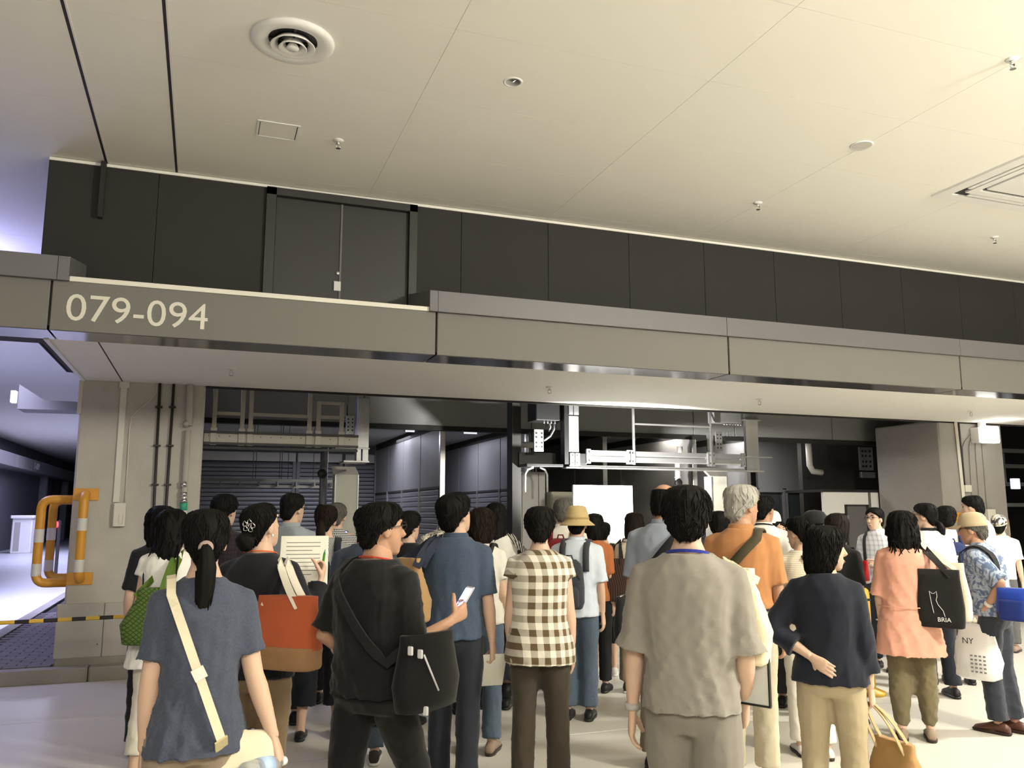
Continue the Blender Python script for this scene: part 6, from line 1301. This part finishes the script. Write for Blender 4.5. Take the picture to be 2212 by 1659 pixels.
p35 = person('woman in white shirt and glasses with a low ponytail facing left', 1998, 1088, 7.7, -22, True, head=(-48, 0), top_=B_(mat=cloth('c_white_shirt', C(238, 238, 236)), hem=.84, sl=1.2, loose=1.9, collar=strap_blk), bot=B_(mat=navyp, loose=1.5), shoe=S_BLK, hair=('pony', H_BLACK), face=True, glasses=True, ties=[(0, -.09, -.05), (0, -.12, -.07), (0, -.135, -.11), (0, -.13, -.15), (0, -.12, -.18), (0, -.115, -.19)])
sh_ = B_(mat=S_BLK['mat'], sole=M_BLACK, sock=S_BLK['mat'], sockh=.10)
p36 = person('person in white shirt and khaki shorts wearing a navy backpack', 2042, 1096, 8.3, -8, top_=B_(mat=white_c, hem=.84, sl=.9, loose=1.8, collar=True), bot=B_(mat=cloth('c_khaki_shorts', C(120, 112, 84)), hem=.44, loose=1.9, name='shorts'), shoe=sh_, hair=('full', H_BLACK))
backpack(p36, 'navy blue backpack with a small white logo on the white shirt person', cloth('c_navy_bag', C(36, 48, 96)), z0=.90, z1=1.36, w=.33, dp=.18, logo=M_WHITE)
tote(p36, 'white cloth bag hanging below the navy backpack person', Vector((.10, -.32, .60)), .30, .10, .36, cloth('c_white_bag', C(230, 226, 214)), None, hand=Vector((.24, -.10, 1.05)), rot=75, top=(.5, .5), soft=.8)
p37 = person('tall man in white shirt facing left behind the beige cap', 2100, 1072, 9.3, -62, head=(-12, 6), top_=B_(mat=white_c, hem=.86, sl=.8, loose=1.6), bot=B_(mat=cloth('c_white_shorts', C(206, 202, 190)), hem=.45, loose=1.5, name='shorts'), shoe=B_(mat=S_SNK['mat'], sole=M_WHITE, sock=M_TAPEY, sockh=.06), hair=('short', H_BLACK), face=True)
p38 = person('man in beige cap and blue leaf print shirt facing left with bags', 2092, 1104, 6.55, -66, hat=.035, head=(-10, 4), hunch=.09, lean=.05, top_=B_(mat=cloth('c_leaf_print', C(168, 180, 198), 'floral', C(84, 100, 128), .055), hem=.90, sl=.95, loose=2.1, collar=True, amp=.8, cuff=.018), bot=B_(mat=cloth('c_dark_blue', C(50, 53, 62)), loose=1.7, amp=.8), shoe=S_BRN, skin=SKIN2, hair=('short', H_SALT), face=True, glasses=True, armL=((.10, -.72, -.68), (-.10, .58, -.80), (-1, .1, 0), 'grip'), armR=((.10, .0, -.98), (-.2, .8, -.4), (-1, .1, 0), 'grip'), feet=(.08, .03, -.03))
cap(p38, 'cap', cloth('c_beige_cap', C(190, 172, 140)))
obj('watch', MB().lathe([(.029, -.012), (.031, 0), (.029, .012)], (0, 0, 0), 16).xf(Matrix.Translation(p38.W[-1] * .86 + p38.E[-1] * .14) @ (p38.W[-1] - p38.E[-1]).to_track_quat('Z', 'Y').to_matrix().to_4x4()), M_CREAM, p38.root, True)
cB = Vector((-.20, -.24, .84)); t, off = held(p38, 'waist_bag', 'royal blue and black waist bag behind the leaf print shirt man', 'waist bag', cB); wb_ = part(t, off, 'bag_body', bagloft(cB, .24, .14, .22, (.95, .85), .05, p=3), cloth('c_royal_blue', C(34, 66, 170))); part(t, off, 'pocket', bagloft(cB + Vector((-.07, 0, .0)), .18, .05, .14, (.95, .85), .03, p=3), cloth('c_royal_dark', C(26, 46, 120)), True, wb_); part(t, off, 'base', bagloft(cB + Vector((0, 0, -.004)), .245, .15, .05, (1, 1), 0, p=3), strap_blk, True, wb_)
pts, nm = over(p38, -.11 * p38.s, 1.02 * p38.s, .98 * p38.s, xb=-.14 * p38.s, xf=-.12 * p38.s, off=.02, n=10); part(t, off, 'strap', MB().ribbon(pts, .05, .008, nm), strap_blk, False)
cB = p38.HL + Vector((-.0, .05, -.46)); t, off = held(p38, 'plastic_bag', 'white plastic carrier bag held by the leaf print shirt man', 'carrier bag', cB); R = []; rr_ = random.Random(5)
for q, w_, d_ in ((0, .12, .07), (.04, .15, .09), (.3, .165, .09), (.6, .15, .07), (.82, .12, .035), (.92, .09, .02)): R.append([(cB.x + e_[0] * (1 + .12 * math.sin(7 * j + 9 * q)), cB.y + e_[1] * (1 + .08 * math.sin(5 * j + 13 * q)), cB.z + .43 * q) for j, e_ in enumerate(ell(0, d_, w_, 0, 0, 28, 2.4))])
pm_ = mat('plastic_film', (.86, .86, .84), .3, var=.03, bump=.35, bscale=22); pb_ = part(t, off, 'bag_body', MB().rings(R), pm_)
for sy in (-1, 1): part(t, off, 'handle', MB().ribbon([cB + Vector((0, sy * .07, .37)), cB + Vector((0, sy * .045, .42)), cB + Vector((0, sy * .012, .455)), cB + Vector((0, 0, .475))], [.05, .045, .03, .03], .006, Vector((1, 0, 0))), pm_)
tx = text_mesh('lettering', 'NY', .06, M_DPIPE, Vector((-.103, .06, .26)), pb_, .0006); tx.rotation_euler = (PI / 2, 0, -PI / 2)
gm = MB()
for a in range(5):
    for b in range(4): gm.box(-.108, -.1065, -.10 + b * .03, -.082 + b * .03, .06 + a * .028, .072 + a * .028)
o = obj('printed_marks', gm, M_PANEL, pb_); o['kind'] = 'stuff'
p39 = person('man in white patterned cap and white tee bending at the far right', 2158, 1110, 10.2, 12, hat=.035, lean=.22, head=(0, -18), top_=B_(mat=cloth('c_white_tee', C(234, 228, 220)), hem=.90, sl=.8, loose=1.7), bot=B_(mat=cloth('c_grey_slacks', C(96, 94, 92)), loose=1.5), shoe=S_TAN, hair=('short', H_BLACK))
cap(p39, 'cap', cloth('c_pattern_cap', C(214, 206, 190), 'floral', C(60, 58, 56), .09))
flush()
